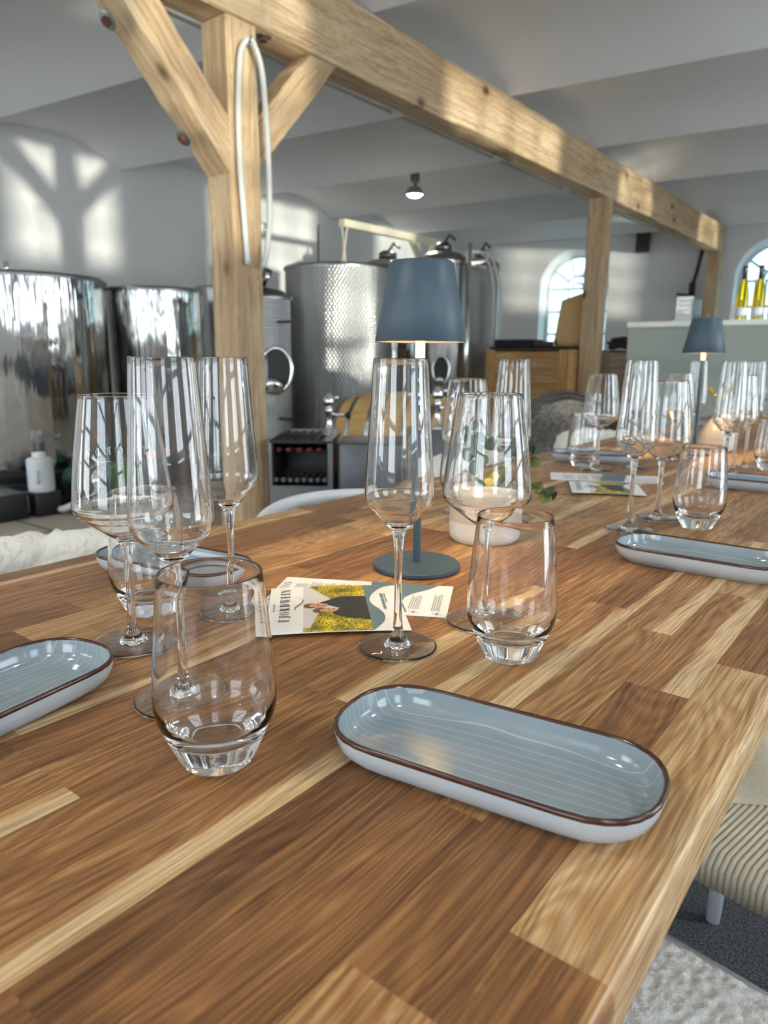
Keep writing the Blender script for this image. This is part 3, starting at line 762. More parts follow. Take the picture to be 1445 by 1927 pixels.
# ------------------------------------------------------------------ lettering (condensed serif capitals cut as polygons)
def glyph(ch):
    t, k, w = .055, .15, .52
    R = lambda a, b, c, d: [(a, b), (c, b), (c, d), (a, d)]
    def bowl(cx, cy_, rx, ry, a0, a1, tx, ty, n=12):
        out = []
        for i in range(n):
            A, B = math.radians(a0+(a1-a0)*i/n), math.radians(a0+(a1-a0)*(i+1)/n)
            o = lambda a: (cx+rx*math.cos(a), cy_+ry*math.sin(a)); q = lambda a: (cx+(rx-tx)*math.cos(a), cy_+(ry-ty)*math.sin(a))
            out.append([o(A), o(B), q(B), q(A)])
        return out
    def bar(p, q, wd): return [(p[0]-wd/2, p[1]), (p[0]+wd/2, p[1]), (q[0]+wd/2, q[1]), (q[0]-wd/2, q[1])]
    S = {'F': (.50, [R(.10, 0, .10+k, 1), R(0, 0, .34, t), R(0, 1-t, .48, 1), R(.1+k, .50, .38, .50+t), [(.48, 1), (.44, .80), (.48, .80)], R(.36, .42, .39, .64)]),
         'J': (.36, [R(.16, .05, .16+k, 1), R(.04, 1-t, .40, 1)]+bowl(.11, .05, .18, .20, 180, 360, .10, .05)),
         'O': (.56, bowl(.27, .5, .27, .5, 0, 360, .12, .035, 24)),
         'R': (.58, [R(.10, 0, .10+k, 1), R(0, 0, .32, t), R(0, 1-t, .24, 1), bar((.50, 0), (.28, .50), .13), R(.46, 0, .62, t)]+bowl(.22, .75, .26, .25, -90, 90, .12, t)),
         'D': (.60, [R(.10, 0, .10+k, 1), R(0, 0, .24, t), R(0, 1-t, .24, 1)]+bowl(.22, .5, .34, .5, -90, 90, .12, t)),
         'W': (.78, [bar((.22, 0), (.08, 1), .10), bar((.22, 0), (.38, 1), .05), bar((.52, 0), (.38, 1), .10), bar((.52, 0), (.68, 1), .05), R(0, 1-t, .20, 1), R(.30, 1-t, .48, 1), R(.60, 1-t, .76, 1)]),
         'E': (.50, [R(.10, 0, .10+k, 1), R(0, 0, .48, t), R(0, 1-t, .46, 1), R(.1+k, .50, .36, .50+t), [(.48, 0), (.48, .20), (.44, .0)], R(.35, .42, .38, .63)]),
         'I': (.30, [R(.10, 0, .10+k, 1), R(0, 0, .33, t), R(0, 1-t, .33, 1)]),
         'N': (.62, [R(.10, 0, .14, 1), R(.50, 0, .54, 1), bar((.52, 0), (.12, 1), .13), R(0, 0, .24, t), R(.0, 1-t, .2, 1), R(.42, 1-t, .64, 1)])}
    return S[ch]
def word(text, length, h, gap=None):
    """polygons of the word, (x along, y up), total width = length"""
    tot = sum(glyph(c)[0] for c in text); n = len(text)-1
    g = gap if gap is not None else .10
    sc = length/(tot+g*n); out = []; x = 0
    for c in text:
        wd, P = glyph(c)
        for poly in P: out.append([((x+px)*sc, py*h) for px, py in poly])
        x += wd+g
    return out
def ribbon(pts, w0, w1):
    """tapering stroke through 2D points as quads"""
    P = catmull([Vector((a, b, 0)) for a, b in pts], 6); out = []; n = len(P)-1; L = []; R_ = []
    for i, p in enumerate(P):
        t = (P[min(i+1, n)]-P[max(i-1, 0)]).normalized(); nn = Vector((-t.y, t.x, 0)); w = (w0+(w1-w0)*math.sin(PI*i/n))/2
        L.append(p+nn*w); R_.append(p-nn*w)
    return [[(R_[i].x, R_[i].y), (R_[i+1].x, R_[i+1].y), (L[i+1].x, L[i+1].y), (L[i].x, L[i].y)] for i in range(n)]
SWASH = [(0, 1), (.18, 1.12), (.42, 1.02), (.6, .55), (.80, .10), (.95, .0), (1.1, .12)]

# ------------------------------------------------------------------ glassware
def smooth_prof(pts, n=4):
    return [(max(0, v.x), v.z) for v in catmull([Vector((r, 0, z)) for r, z in pts], n)]
def stemware(kind):
    if kind == 'flute':
        foot = [(0, .0004), (.030, .0), (.0343, .0005), (.0349, .0011), (.0343, .0018), (.028, .00208), (.020, .00250), (.0145, .0029), (.0115, .0036), (.0092, .0058), (.0068, .0100), (.0052, .0140), (.0045, .018)]
        stem = [(.0045, .018), (.0038, .028), (.0035, .045), (.0034, .07), (.0037, .088), (.0047, .100)]
        outer = [(.0047, .100), (.0066, .1065), (.0115, .1125), (.0200, .1210), (.0262, .1275), (.0290, .1335), (.0296, .1405), (.0290, .152), (.0272, .180), (.0250, .212), (.0226, .2510)]
        inner = [(.0216, .2510), (.0240, .212), (.0262, .180), (.0280, .152), (.0285, .1410), (.0281, .1350), (.0256, .1287), (.0200, .1228), (.0120, .1147), (.006, .1114), (.003, .1104), (0, .1102)]
        H = .251
    else:
        foot = [(0, .0004), (.031, .0), (.0352, .0005), (.0358, .0011), (.0352, .0018), (.029, .00208), (.020, .00255), (.0145, .0029), (.0115, .0036), (.0092, .0058), (.0068, .0100), (.0052, .0140), (.0045, .018)]
        stem = [(.0045, .018), (.0038, .028), (.0035, .045), (.0035, .065), (.0039, .080), (.0050, .091)]
        outer = [(.0050, .091), (.0085, .0965), (.0170, .1025), (.0290, .1118), (.0350, .1166), (.0396, .1209), (.0413, .1240), (.0418, .1275), (.0413, .1345), (.0378, .165), (.0338, .193), (.0296, .2200)]
        inner = [(.0286, .2200), (.0328, .193), (.0368, .165), (.0403, .1345), (.0407, .1280), (.0403, .1252), (.0388, .1222), (.0345, .1180), (.0288, .1135), (.0172, .1043), (.009, .0996), (.004, .0984), (0, .0982)]
        H = .22
    rim = [outer[-1], (outer[-1][0]-.0001, H+.0005), ((outer[-1][0]+inner[0][0])/2, H+.0007), (inner[0][0]+.0001, H+.0005), inner[0]]
    bowl = smooth_prof(outer)+rim[1:-1]+smooth_prof(inner)
    return smooth_prof(foot), smooth_prof(stem), bowl
TUMBLER = smooth_prof([(0, .0012), (.017, .0010), (.0205, .0), (.0228, .0012), (.0262, .0080), (.0315, .0200), (.0358, .0300), (.0378, .0375), (.0382, .0450), (.0376, .058), (.0352, .088), (.0315, .1240)])\
    + [(.03145, .1246), (.0311, .1248), (.0306, .1246)]+smooth_prof([(.0304, .1240), (.0339, .088), (.0363, .058), (.0368, .0460), (.0362, .0390), (.0335, .0310), (.0270, .0225), (.016, .0178), (.006, .0170), (0, .0169)])
protos = {}
def make_glass(kind):
    names = {'flute': 'champagne_flute', 'wine': 'wine_glass', 'tumbler': 'water_tumbler'}
    if kind == 'tumbler':
        mb = MB(); mb.lathe(TUMBLER, n=80)
        return mb.build(names[kind], M['glass'], smooth=True)
    root = empty(names[kind]); f, s, b = stemware(kind)
    for nm, p in (('foot', f), ('stem', s), ('bowl', b)):
        mb = MB(); mb.lathe(p, n=72); mb.build(nm, M['glass'], root, smooth=True)
    return root
TZE = TZ+.0004
GRP = {'flute': 'champagne flutes on the table', 'wine': 'wine glasses on the table', 'tumbler': 'water tumblers on the table'}
def glass(kind, x, y, label):
    o = make_glass(kind) if kind not in protos else copy_tree(protos[kind])
    protos.setdefault(kind, o); o.location = (x, y, TZE)
    tag(o, label, 'glass', GRP[kind]); return o
wineA = glass('wine', -.545, .336, 'wine glass with etched lettering, leftmost glass of all on the table')
glass('flute', -.4215, .2965, 'tall champagne flute standing between the etched wine glass and the nearest tumbler')
glass('tumbler', -.3365, .2615, 'large-looking stemless tumbler nearest the camera, at the left of the picture')
glass('flute', -.5385, .4455, 'champagne flute in front of the timber post, right of the other left-hand flute')
glass('tumbler', -.6035, .3945, 'stemless tumbler behind the etched wine glass, before the far-left grey plate')
glass('flute', -.3545, .4775, 'champagne flute in the middle, its foot beside the open leaflet, before the lamp')
glass('wine', -.3280, .5800, 'wine glass in front of the clay planter, behind the middle tumbler')
glass('tumbler', -.2680, .5240, 'stemless tumbler in the middle of the table, before the clay planter')
glass('wine', -.6070, .9990, 'wine glass seen behind the eucalyptus sprigs of the planter')
glass('tumbler', -.6650, 1.0810, 'tumbler mostly hidden behind the planter and lamp pole')
glass('flute', -.5130, .9760, 'champagne flute behind the planter, just left of the grey barrel')
glass('wine', -.6150, 1.598, 'wine glass beside the farther left plate, right of the grey barrel')
glass('tumbler', -.6680, 1.640, 'tumbler standing in front of the farther left plate and sheepskin')
glass('flute', -.5646, 1.695, 'champagne flute half hidden behind the right-hand pair of stem glasses')
glass('flute', -.3500, 1.057, 'champagne flute, left one of the stem pair behind the right-hand plate')
glass('wine', -.3420, 1.166, 'wine glass, right one of the stem pair behind the right-hand plate')
glass('tumbler', -.2740, 1.139, 'tumbler directly behind the right-hand grey plate')
glass('flute', -.5400, 2.098, 'far champagne flute right behind the pole of the farther lamp')
glass('wine', -.532, 1.906, 'far wine glass just left of the farther lamp pole')
glass('flute', -.3310, 1.545, 'champagne flute before the small bottle vase, over the far right plate')
glass('flute', -.3580, 1.880, 'champagne flute at the far right, one behind the flute by the bottle vase')
glass('wine', -.3560, 1.745, 'wine glass at the far right among the flutes behind the bottle vase')
glass('tumbler', -.3000, 1.868, 'tumbler at the right picture edge, behind the far right plate')
glass('wine', -.5700, 3.250, 'farthest wine glass, at the right picture edge in front of the bar')
# etched word and flourish on the far side of the first wine glass (seen through it, mirrored)
def etch(root):
    r_at = lambda z: .0408+(.0296-.0408)*(z-.138)/(.22-.138)+.0012*math.sin(PI*(z-.138)/.082)+.0004
    away = math.atan2(.336, -.545)
    mb = MB()
    def put(poly, x0, z0):
        # x grows to the left as seen by the camera; subdivide long edges around the bowl
        q = []
        for i, (a, b) in enumerate(poly):
            c, d = poly[(i+1) % len(poly)]; n = 3
            for k in range(n): q.append((a+(c-a)*k/n, b+(d-b)*k/n))
        vs = []
        for a, b in q:
            z = z0+b; r = r_at(z); th = away-math.radians(30)+(x0+a)/.0365
            vs.append((r*math.cos(th), r*math.sin(th), z))
        mb.add(vs, [tuple(range(len(vs)))])
    for poly in word('FJORDWEIN', .078, .0072, .60): put(poly, 0, .1655)
    for poly in ribbon([(x*.026+.026, z*.0045) for x, z in SWASH], .0002, .0007): put(poly, 0, .1545)
    tag(mb.build('etched_lettering', M['etch'], root), 'frosted lettering and flourish')
etch(wineA)

# ------------------------------------------------------------------ plates
def stadium(L, Wd, inset, n=14, p=1.0):
    """outline of an oblong plate; half length L, half width Wd"""
    r = Wd-inset; a = L-Wd; pts = []
    for k in range(n+1): t = -PI/2+PI*k/n; pts.append((a+r*1.0*math.copysign(abs(math.cos(t))**.82, math.cos(t)), r*math.copysign(abs(math.sin(t))**.86, math.sin(t))))
    for k in range(n+1): t = PI/2+PI*k/n; pts.append((-a+r*math.copysign(abs(math.cos(t))**.82, math.cos(t)), r*math.copysign(abs(math.sin(t))**.86, math.sin(t))))
    return pts
def make_plate():
    root = empty('oblong_plate'); L, Wd = .1025, .0470
    def rings(lst): return [[Vector((x, y, z)) for x, y in stadium(L, Wd, i)] for i, z in lst]
    mb = MB(); mb.loft(rings([(.016, .0), (.0145, .0), (.014, .0012), (.010, .0030), (.004, .0085), (.0012, .0150), (.0002, .0205)]), True, False)
    mb.build('body', M['dishout'], root, smooth=True)
    mb = MB(); mb.loft(rings([(.0002, .0205), (-.0002, .0222), (.0004, .0236), (.0014, .0240), (.0024, .0234), (.0030, .0222)]))
    mb.build('rim', M['dishrim'], root, smooth=True)
    mb = MB(); mb.loft(rings([(.0030, .0222), (.0036, .0190), (.0050, .0125), (.0078, .0078), (.0120, .0056), (.018, .0050), (.030, .0049)]), False, True)
    mb.build('well', M['dish'], root, smooth=True)
    return root
pl0 = make_plate()
def plate(x, y, deg, label, z=0, first=False):
    o = pl0 if first else copy_tree(pl0); o.location = (x, y, TZE+z); o.rotation_euler = (0, 0, math.radians(deg))
    tag(o, label, 'plate', 'oblong grey-blue plates on the table'); return o
plate(-.190, .352, 8, 'oblong grey-blue plate with brown rim nearest the camera, right of centre', first=True)
plate(-.504, .186, 100, 'oblong grey-blue plate cut off by the left picture edge')
plate(-.688, .482, 8, 'oblong grey-blue plate behind the left-hand glasses, near the sheepskin')
plate(-.212, .912, 1, 'oblong grey-blue plate cut off by the right picture edge, in front of a tumbler')
plate(-.680, 1.735, 22, 'oblong plate far along the left table edge, beneath the tumbler before the grey barrel')
plate(-.262, 1.565, 2, 'oblong plate far at the right picture edge, beyond the nearer right-hand one')
plate(-.690, 2.98, 8, 'farthest oblong plate, small and dark, behind the farther lamp')

# ------------------------------------------------------------------ table lamps
def make_lamp():
    root = empty('table_lamp')
    mb = MB(); mb.lathe([(0, 0), (.0515, 0), (.0530, .0012), (.0530, .0052), (.0515, .0066), (.0, .0072)], n=72); mb.build('base', M['lampblue'], root, angle=40)
    mb = MB(); mb.lathe([(0, .007), (.0048, .007), (.0048, .252), (0, .252)], n=24); mb.build('pole', M['lampblue'], root, angle=40)
    mb = MB(); mb.lathe([(0, .252), (.0056, .252), (.0056, .330), (0, .330)], n=24); mb.build('lamplit_pole_top', M['lamplit_pole'], root, angle=40)  # top of the pole; its glow imitates light from the shade above
    mb = MB(); mb.lathe([(.0520, .2700), (.0524, .2705), (.0364, .3560), (.0340, .3580), (0, .3585)], n=72)
    sh = mb.build('lamp_shade', M['lampblue'], root, angle=50)
    mb = MB(); mb.lathe([(.0520, .2700), (.0512, .2704), (.0352, .3550), (0, .3560)], n=72); mb.build('shade_lining', M['lampin'], sh, smooth=True)
    mb = MB(); mb.lathe([(.0, .330), (.024, .330), (.026, .334), (.0, .336)], n=32); mb.build('diffuser', M['led'], root, smooth=True)
    return root
def lamp_light(p, e):
    l = bpy.data.lights.new('lamp_light', 'AREA'); l.shape = 'DISK'; l.size = .056; l.energy = e; l.color = (1, .70, .36)
    o = bpy.data.objects.new('lamp_light', l); SC.collection.objects.link(o); o.location = (p[0], p[1], TZ+.3285)
l1 = make_lamp(); l1.location = (-.4845, .690, TZE); l1.rotation_euler = (0, 0, 0)
tag(l1, 'slate-blue cordless table lamp with a tapered shade, nearer of the two', 'lamp')
l2 = copy_tree(l1); l2.location = (-.5100, 2.012, TZE); tag(l2, 'slate-blue cordless table lamp farther down the table, before the bar', 'lamp')
lamp_light((-.4845, .690), .5); lamp_light((-.51, 2.012), .7)

# ------------------------------------------------------------------ planter with eucalyptus, bottle vase
root = empty('planter', (-.490, .866, TZE)); tag(root, 'round two-tone clay planter holding eucalyptus sprigs, right behind the nearer lamp', 'planter')
mb = MB(); mb.lathe(smooth_prof([(0, 0), (.040, .0), (.0475, .002), (.0505, .009), (.0510, .020), (.0512, .030)]), n=56); mb.build('raw_foot', M['potraw'], root, smooth=True)
mb = MB(); mb.lathe(smooth_prof([(.0512, .030), (.0512, .045), (.0508, .062), (.0485, .070), (.043, .0755), (.034, .0775), (.030, .0765), (.0285, .072), (.0285, .05), (.027, .02)]), n=56); mb.build('glazed_body', M['potglaze'], root, smooth=True)
mb = MB(); mb.lathe([(.0284, .060), (0, .061)], n=30); mb.build('soil', M['stem'], root)
plant = empty('eucalyptus', (0, 0, 0)); tag(plant, 'eucalyptus sprigs with round grey-green leaves growing out of the clay planter', 'plant')
stems = [[(-.4942, .8586, .812), (-.4907, .8434, .8374), (-.5008, .8463, .8767), (-.5196, .8669, .9107)], [(-.4883, .8632, .812), (-.4752, .8679, .8359), (-.4772, .909, .8496), (-.4906, 1.0068, .866)], [(-.4856, .8658, .812), (-.4589, .8682, .8376), (-.4353, .8856, .8343), (-.4033, .8945, .8234)]]
for s in stems:
    mb = MB(); mb.tube(catmull(s, 6), .0011, 6); mb.build('stem', M['stem'], plant, smooth=True)
leaves = [(-.5234, .8483, .9007, .0104), (-.5184, .8679, .9107, .0067), (-.5149, .8519, .8899, .0111), (-.4935, .8442, .8958, .0109), (-.5153, .8466, .8717, .0096), (-.4867, .8417, .8674, .0102), (-.4989, .8419, .8552, .0095), (-.5013, .8469, .8803, .011), (-.5029, .8982, .883, .0092), (-.4738, .8575, .8411, .0088), (-.4737, .8431, .8356, .0073), (-.4821, .8362, .8341, .0065), (-.468, .8765, .8468, .0096), (-.4599, .8548, .8393, .0087), (-.4514, .874, .8377, .0073), (-.443, .8651, .8288, .008), (-.4998, 1.0011, .8716, .0091), (-.4922, 1.0049, .8636, .0082), (-.4878, 1.0034, .8459, .0091), (-.4866, .9331, .8694, .0093), (-.4348, .885, .8307, .0066), (-.426, .8916, .83, .0088), (-.4248, .9033, .8218, .0081), (-.4065, .8927, .8262, .008), (-.411, .8867, .817, .0094), (-.4059, .9041, .8187, .0066)]
for i, (x, y, z, r) in enumerate(leaves):
    rr = random.Random(i*5+2); nrm = Vector((.35+rr.uniform(-.6, .6), -.75+rr.uniform(-.5, .5), .35+rr.uniform(-.5, .6))).normalized()
    if i >= 20: nrm = Vector((rr.uniform(-.4, .4), -.5+rr.uniform(-.3, .3), .75)).normalized()
    a = nrm.cross(Vector((rr.uniform(-1, 1), rr.uniform(-1, 1), .4))).normalized(); b = nrm.cross(a)
    mb = MB(); n = 18; c = Vector((x, y, z)); r *= 1.12
    ringv = []
    for q, fr in ((0, 1.0), (1, .55)):
        for k in range(n):
            t = 2*PI*k/n; u, v = math.cos(t), math.sin(t)
            sh = 1.0+.12*max(0, u)**4
            ringv.append(c+(a*u*sh+b*v*.9)*r*fr+nrm*(abs(v)*.25*r*fr-.12*r*u*u*fr))
    ringv.append(c); B = len(ringv)
    fs = [(k, (k+1) % n, n+(k+1) % n, n+k) for k in range(n)]+[(n+k, n+(k+1) % n, 2*n) for k in range(n)]
    th = nrm*.0004
    vs = ringv+[v-th for v in ringv]
    fs2 = fs+[tuple(B+q for q in reversed(f)) for f in fs]+[(k, B+k, B+(k+1) % n, (k+1) % n) for k in range(n)]
    mb.add(vs, fs2)
    sp = [min(catmull(s, 6), key=lambda p: (p-c).length) for s in stems]; near = min(sp, key=lambda p: (p-c).length)
    mb.tube([near, c], .0006, 4)
    mb.build('leaf', M['leafy'] if i in (10, 9) else (M['leaf2'] if i > 11 and i % 3 == 0 else M['leaf']), plant, smooth=True)
root = empty('bottle_vase', (-.4900, 2.150, TZE)); tag(root, 'small round bottle vase with a narrow neck, right of the farther lamp', 'vase')
mb = MB(); mb.lathe(smooth_prof([(0, 0), (.032, .0), (.043, .006), (.049, .022), (.0500, .034)]), n=48); mb.build('raw_foot', M['potraw'], root, smooth=True)
mb = MB(); mb.lathe(smooth_prof([(.0500, .034), (.048, .046), (.040, .064), (.026, .082), (.0140, .096), (.0100, .108), (.0110, .116), (.0095, .117), (.0080, .112), (.0080, .09)]), n=48); mb.build('glazed_body', M['potglaze'], root, smooth=True)
fl = empty('yellow_flower', (0, 0, 0)); tag(fl, 'tiny yellow blossoms on thin stems standing in the bottle vase', 'flower')
for (dx, dy, dz) in ((-.030, .01, .165), (.004, .0, .18), (.02, .01, .16), (-.008, -.004, .15)):
    p = Vector((-.49+dx, 2.15+dy, TZ+dz)); mb = MB(); mb.tube([(-.49, 2.15, TZ+.08), (-.49+dx*.3, 2.15+dy*.3, TZ+.12), p], .0009, 5); s = mb.build('stem', M['stem'], fl)
    mb = MB()
    for k in range(5): t = k*1.26; mb.lathe([(0, -.004), (.004, -.001), (.0045, .002), (0, .006)], c=p+Vector((math.cos(t)*.004, math.sin(t)*.004, .002*k)), n=8)
    mb.build('blossom', M['leafy'], s, smooth=True)

# ------------------------------------------------------------------ leaflets
class Sheet:
    def __init__(s, name, A, e1, w, h, z, label, cat='leaflet', thick=.0004, lift=None, e2=None):
        s.A = Vector((*A, z)); s.e1 = Vector((*e1, 0)).normalized(); s.e2 = Vector((*e2, 0)).normalized() if e2 else Vector((-s.e1.y, s.e1.x, 0)); s.lift = lift or (lambda u, v: 0)
        s.n = 0; nu = 12; mb = MB(); g = []
        s.root = empty(name); tag(s.root, label, cat, 'printed leaflets on the table'); s.th = thick
        for top in (0, 1):
            for i in range(nu+1):
                for j in range(nu+1): g.append(s.pt(w*i/nu, h*j/nu, thick if top else 0))
        N = nu+1; B = N*N; fs = []
        for i in range(nu):
            for j in range(nu):
                f = (i*N+j, (i+1)*N+j, (i+1)*N+j+1, i*N+j+1); fs.append(f[::-1]); fs.append(tuple(B+q for q in f))
        for i in range(nu):
            for (a, b) in (((i)*N, (i+1)*N), ((i+1)*N+nu, i*N+nu), (i+1, i), (nu*N+i, nu*N+i+1)): fs.append((a, b, B+b, B+a))
        mb.add(g, fs); mb.build('sheet', M['paper'], s.root)
    def pt(s, u, v, dz): return s.A+s.e1*u+s.e2*v+Vector((0, 0, dz+s.lift(u, v)))
    def ink(s, name, polys, mat, f=lambda x, y: (x, y)):
        s.n += 1; mb = MB()
        for P in polys:
            vs = [s.pt(*f(x, y), s.th+.00010*s.n) for x, y in P]; mb.add(vs, [tuple(range(len(vs)))])
        return mb.build(name, mat, s.root)
def grid_poly(outline_fn, n=1): return outline_fn
upw = lambda u0, v0: (lambda x, y: (u0-y, v0+x))             # text that reads up the page (towards +v), its top towards -u
def rag(n, L, pitch, seed, h=.0011):
    rr = random.Random(seed); out = []
    for k in range(n):
        x = 0; y = -k*pitch; Lk = L*rr.uniform(.75, 1)
        while x < Lk:
            wdt = rr.uniform(.0015, .005); out.append([(x, y), (min(x+wdt, Lk), y), (min(x+wdt, Lk), y+h), (x, y+h)]); x += wdt+.0009
    return out
# lower sheet, mostly covered
lo = Sheet('leaflet', (-.5302, .4725), (.8796, .4757), .194, .100, TZE, 'long cream leaflet lying under the leaflet with the photo, beside the lamp base')
lo.ink('slate_panel', [[(.100, .100), (.1195, .0), (.1500, .0), (.1527, .011), (.1487, .0234)], [(.100, .100), (.1487, .0234), (.1442, .0387), (.1448, .0523)], [(.100, .100), (.1448, .0523), (.1518, .0671), (.1680, .084), (.178, .0999)]], M['slateink'])
lo.ink('lettering', word('FJORDWEIN', .064, .0085, .28), M['ink'], upw(.0120, .018))
for q, (u, v, n, L, sd) in enumerate([(.020, .050, 6, .036, 1), (.036, .054, 6, .034, 2), (.052, .056, 6, .032, 3), (.068, .058, 6, .030, 4), (.154, .018, 5, .050, 5), (.178, .016, 4, .052, 6)]):
    lo.ink('small_print', rag(n, L, .0024, sd), M['greyink'], upw(u, v))
def sparkle(u, v, r):
    q = r*.16; return [[(u, v+r), (u-q, v), (u+q, v)], [(u, v-r), (u+q, v), (u-q, v)], [(u+r, v), (u, v+q), (u, v-q)], [(u-r, v), (u, v-q), (u, v+q)]]
lo.ink('sparkles', sparkle(.160, .0085, .0042)+sparkle(.184, .0065, .0042)+sparkle(.155, .0115, .0015)+sparkle(.164, .0055, .0015)+sparkle(.179, .0095, .0015)+sparkle(.188, .0035, .0015), M['ink'])
lf = lambda u, v: .0018+.0022*min(1, max(0, v/.136))*0+.0014*math.sin(PI*min(1, max(0, u/.136)))
def photo_leaflet(A, e1, z, label, e2=None, big=True):
    p = Sheet('leaflet', A, e1, .1360, .1350, z, label, lift=lf, e2=e2)
    S_ = lambda a, b, c, d, n=8: [[(a+(c-a)*i/n, b), (a+(c-a)*(i+1)/n, b), (a+(c-a)*(i+1)/n, d), (a+(c-a)*i/n, d)] for i in range(n)]
    p.ink('photo_sky', S_(.0350, .0008, .1003, .1345), M['photoback'])
    w = [(.1350, .1349), (.1213, .1275), (.1096, .1078), (.1040, .0874), (.1061, .0711), (.1121, .0564), (.1152, .0401), (.1131, .0249), (.1075, .0127), (.1010, .0009)]
    w = [(v.x, v.y) for v in catmull([Vector((a, b, 0)) for a, b in w], 4)]
    p.ink('slate_panel', [[(.1003, w[i][1]), (.1003, w[i+1][1]), w[i+1], w[i]] for i in range(len(w)-1)], M['slateink'])
    rr = random.Random(3)
    def leafy(x0, x1, lo_, hi_, n=60):
        out = []
        for i in range(n):
            a = x0+(x1-x0)*i/n; b = x0+(x1-x0)*(i+1)/n; l, h_ = lo_(a), hi_(a)
            if h_ > l: out.append([(a, l), (b, l), (b, h_), (a, h_)])
        return out
    j = lambda a, s: .0035*noise.noise(Vector((a*900, s, 0)))
    p.ink('photo_vines', leafy(.040, .1002, lambda a: max(.088, .131-1.9*(a-.042))+j(a, 1) if a < .064 else .088, lambda a: .1345-max(0, .050-a)*.2) +
          leafy(.0345, .1002, lambda a: .0010, lambda a: min(.054, (.010 if a < .042 else .008+(a-.040)*4.2))+j(a, 7)), M['vine'])
    p.ink('photo_coats', [[(.0515, .0798), (.0620, .0705), (.0715, .0626), (.0740, .0650), (.0740, .0975), (.0724, .0970), (.0618, .0877)], [(.0740, .0640), (.1003, .0640), (.1003, .0975), (.0740, .0975)], [(.0690, .0560), (.0637, .0494), (.0682, .0423), (.0772, .0338), (.0885, .0318), (.1003, .0281), (.1003, .0645), (.0720, .0640)]], M['coat'])
    el = lambda cx, cy_, a, b, rot=0, n=16: [[(cx+a*math.cos(2*PI*k/n)*math.cos(rot)-b*math.sin(2*PI*k/n)*math.sin(rot), cy_+a*math.cos(2*PI*k/n)*math.sin(rot)+b*math.sin(2*PI*k/n)*math.cos(rot)) for k in range(n)]]
    p.ink('photo_hair', el(.0430, .0712, .0080, .0068, 0)+el(.0520, .0570, .0078, .0072, .1), M['hair'])
    p.ink('photo_faces', el(.0505, .0713, .0100, .0060, 0)+el(.0605, .0567, .0092, .0058, .15), M['skin'])
    p.ink('photo_features', el(.0500, .0735, .0007, .0011)+el(.0500, .0692, .0007, .0011)+el(.0600, .0590, .0007, .0011)+el(.0605, .0548, .0007, .0011)+el(.0560, .0713, .0006, .0022)+el(.0652, .0578, .0006, .0020), M['hair'])
    p.ink('lettering', word('FJORDWEIN', .0965, .0098, .22), M['ink'], upw(.0212, .0290))
    p.ink('flourish', ribbon([(.0303, .0957), (.0341, .0911), (.0345, .0848), (.0329, .0788), (.0292, .0719), (.0268, .0661), (.0269, .0603), (.0277, .0579)], .0002, .0011), M['ink'])
    p.ink('small_print', rag(1, .026, .002, 9, .0016), M['greyink'], upw(.0066, .0585))
    p.ink('small_print', rag(1, .056, .002, 12, .0030)+rag(2, .03, .0028, 13, .0016), M['slateink'], lambda x, y: (.1190-y*1.0, .104-x))
    return p
photo_leaflet((-.4608, .4167), (.0975, .0949), TZE+.0006, 'square leaflet with a printed photo of two people in a vineyard, near the middle flute')
f1 = Sheet('leaflet', (-.640, 1.405), (.90, .43), .23, .100, TZE, 'far leaflet, pale, under the stem of the right-hand flute', lift=lambda u, v: .0002)
f1.ink('slate_panel', [[(.10, .002), (.150, .002), (.165, .098), (.115, .098)]], M['slateink'])
for q in range(3): f1.ink('small_print', rag(8, .07, .0028, 20+q), M['greyink'], upw(.030+.03*q, .015))
photo_leaflet((-.535, 1.275), (.80, .40), TZE+.0006, 'far leaflet with the vineyard photo, lying on the pale one behind the right-hand flute')

# ------------------------------------------------------------------ winery tanks along the left wall
def open_tank(name, x, y, r, zt, mat, label, z0=.22, zb=0.0):
    root = empty(name, (x, y, 0)); tag(root, label, 'tank')
    mb = MB(); mb.lathe([(0, z0), (r*.98, z0+.01), (r, z0+.04), (r, zt-.03)], n=96); mb.build('tank_body', mat, root, smooth=True)
    mb = MB(); mb.lathe([(r, zt-.03), (r+.014, zt-.028), (r+.016, zt-.010), (r+.010, zt), (r-.004, zt), (r-.006, zt-.06), (0, zt-.065)], n=96); mb.build('rim', M['satin'], root, angle=40)
    for k in range(3):
        t = 2*PI*k/3+.6; lg = MB(); lg.tube([(r*.8*math.cos(t), r*.8*math.sin(t), z0+.02), (r*.85*math.cos(t), r*.85*math.sin(t), zb)], .022, 10); lg.build('leg', M['satin'], root, smooth=True)
    return root
t1 = open_tank('steel_tank', -5.216, 2.566, .53, 1.535, M['steel'], 'mirror-bright open steel tank at the left picture edge', zb=.16)
for dx in (0, .045):
    mb = MB(); mb.tube([(-.05+dx, -.1, 1.50), (-.05+dx, -.1, 1.64)], .009, 8); mb.build('lid_tube', M['chrome'], t1, smooth=True)
mb = MB(); mb.lathe([(0, 1.47), (.5, 1.475), (.52, 1.48), (.5, 1.49), (0, 1.52)], n=64); mb.build('floating_lid', M['satin'], t1, angle=40)
open_tank('steel_tank', -5.03, 3.50, .372, 1.515, M['steel'], 'mirror-bright open steel tank between the leftmost tank and the timber post', zb=.16)
mb = MB(); mb.bbox((-5.75, 2.0, 0), (-4.74, 3.95, .16), .02); tag(mb.build('under_tank_shade', M['black'], angle=40), 'low black box standing in for the shade under the two mirror-bright tanks', 'plinth')  # black box added to darken the space below the tanks
open_tank('steel_tank', -5.375, 4.544, .345, 1.62, M['satin'], 'duller steel tank half hidden behind the nearest timber post')
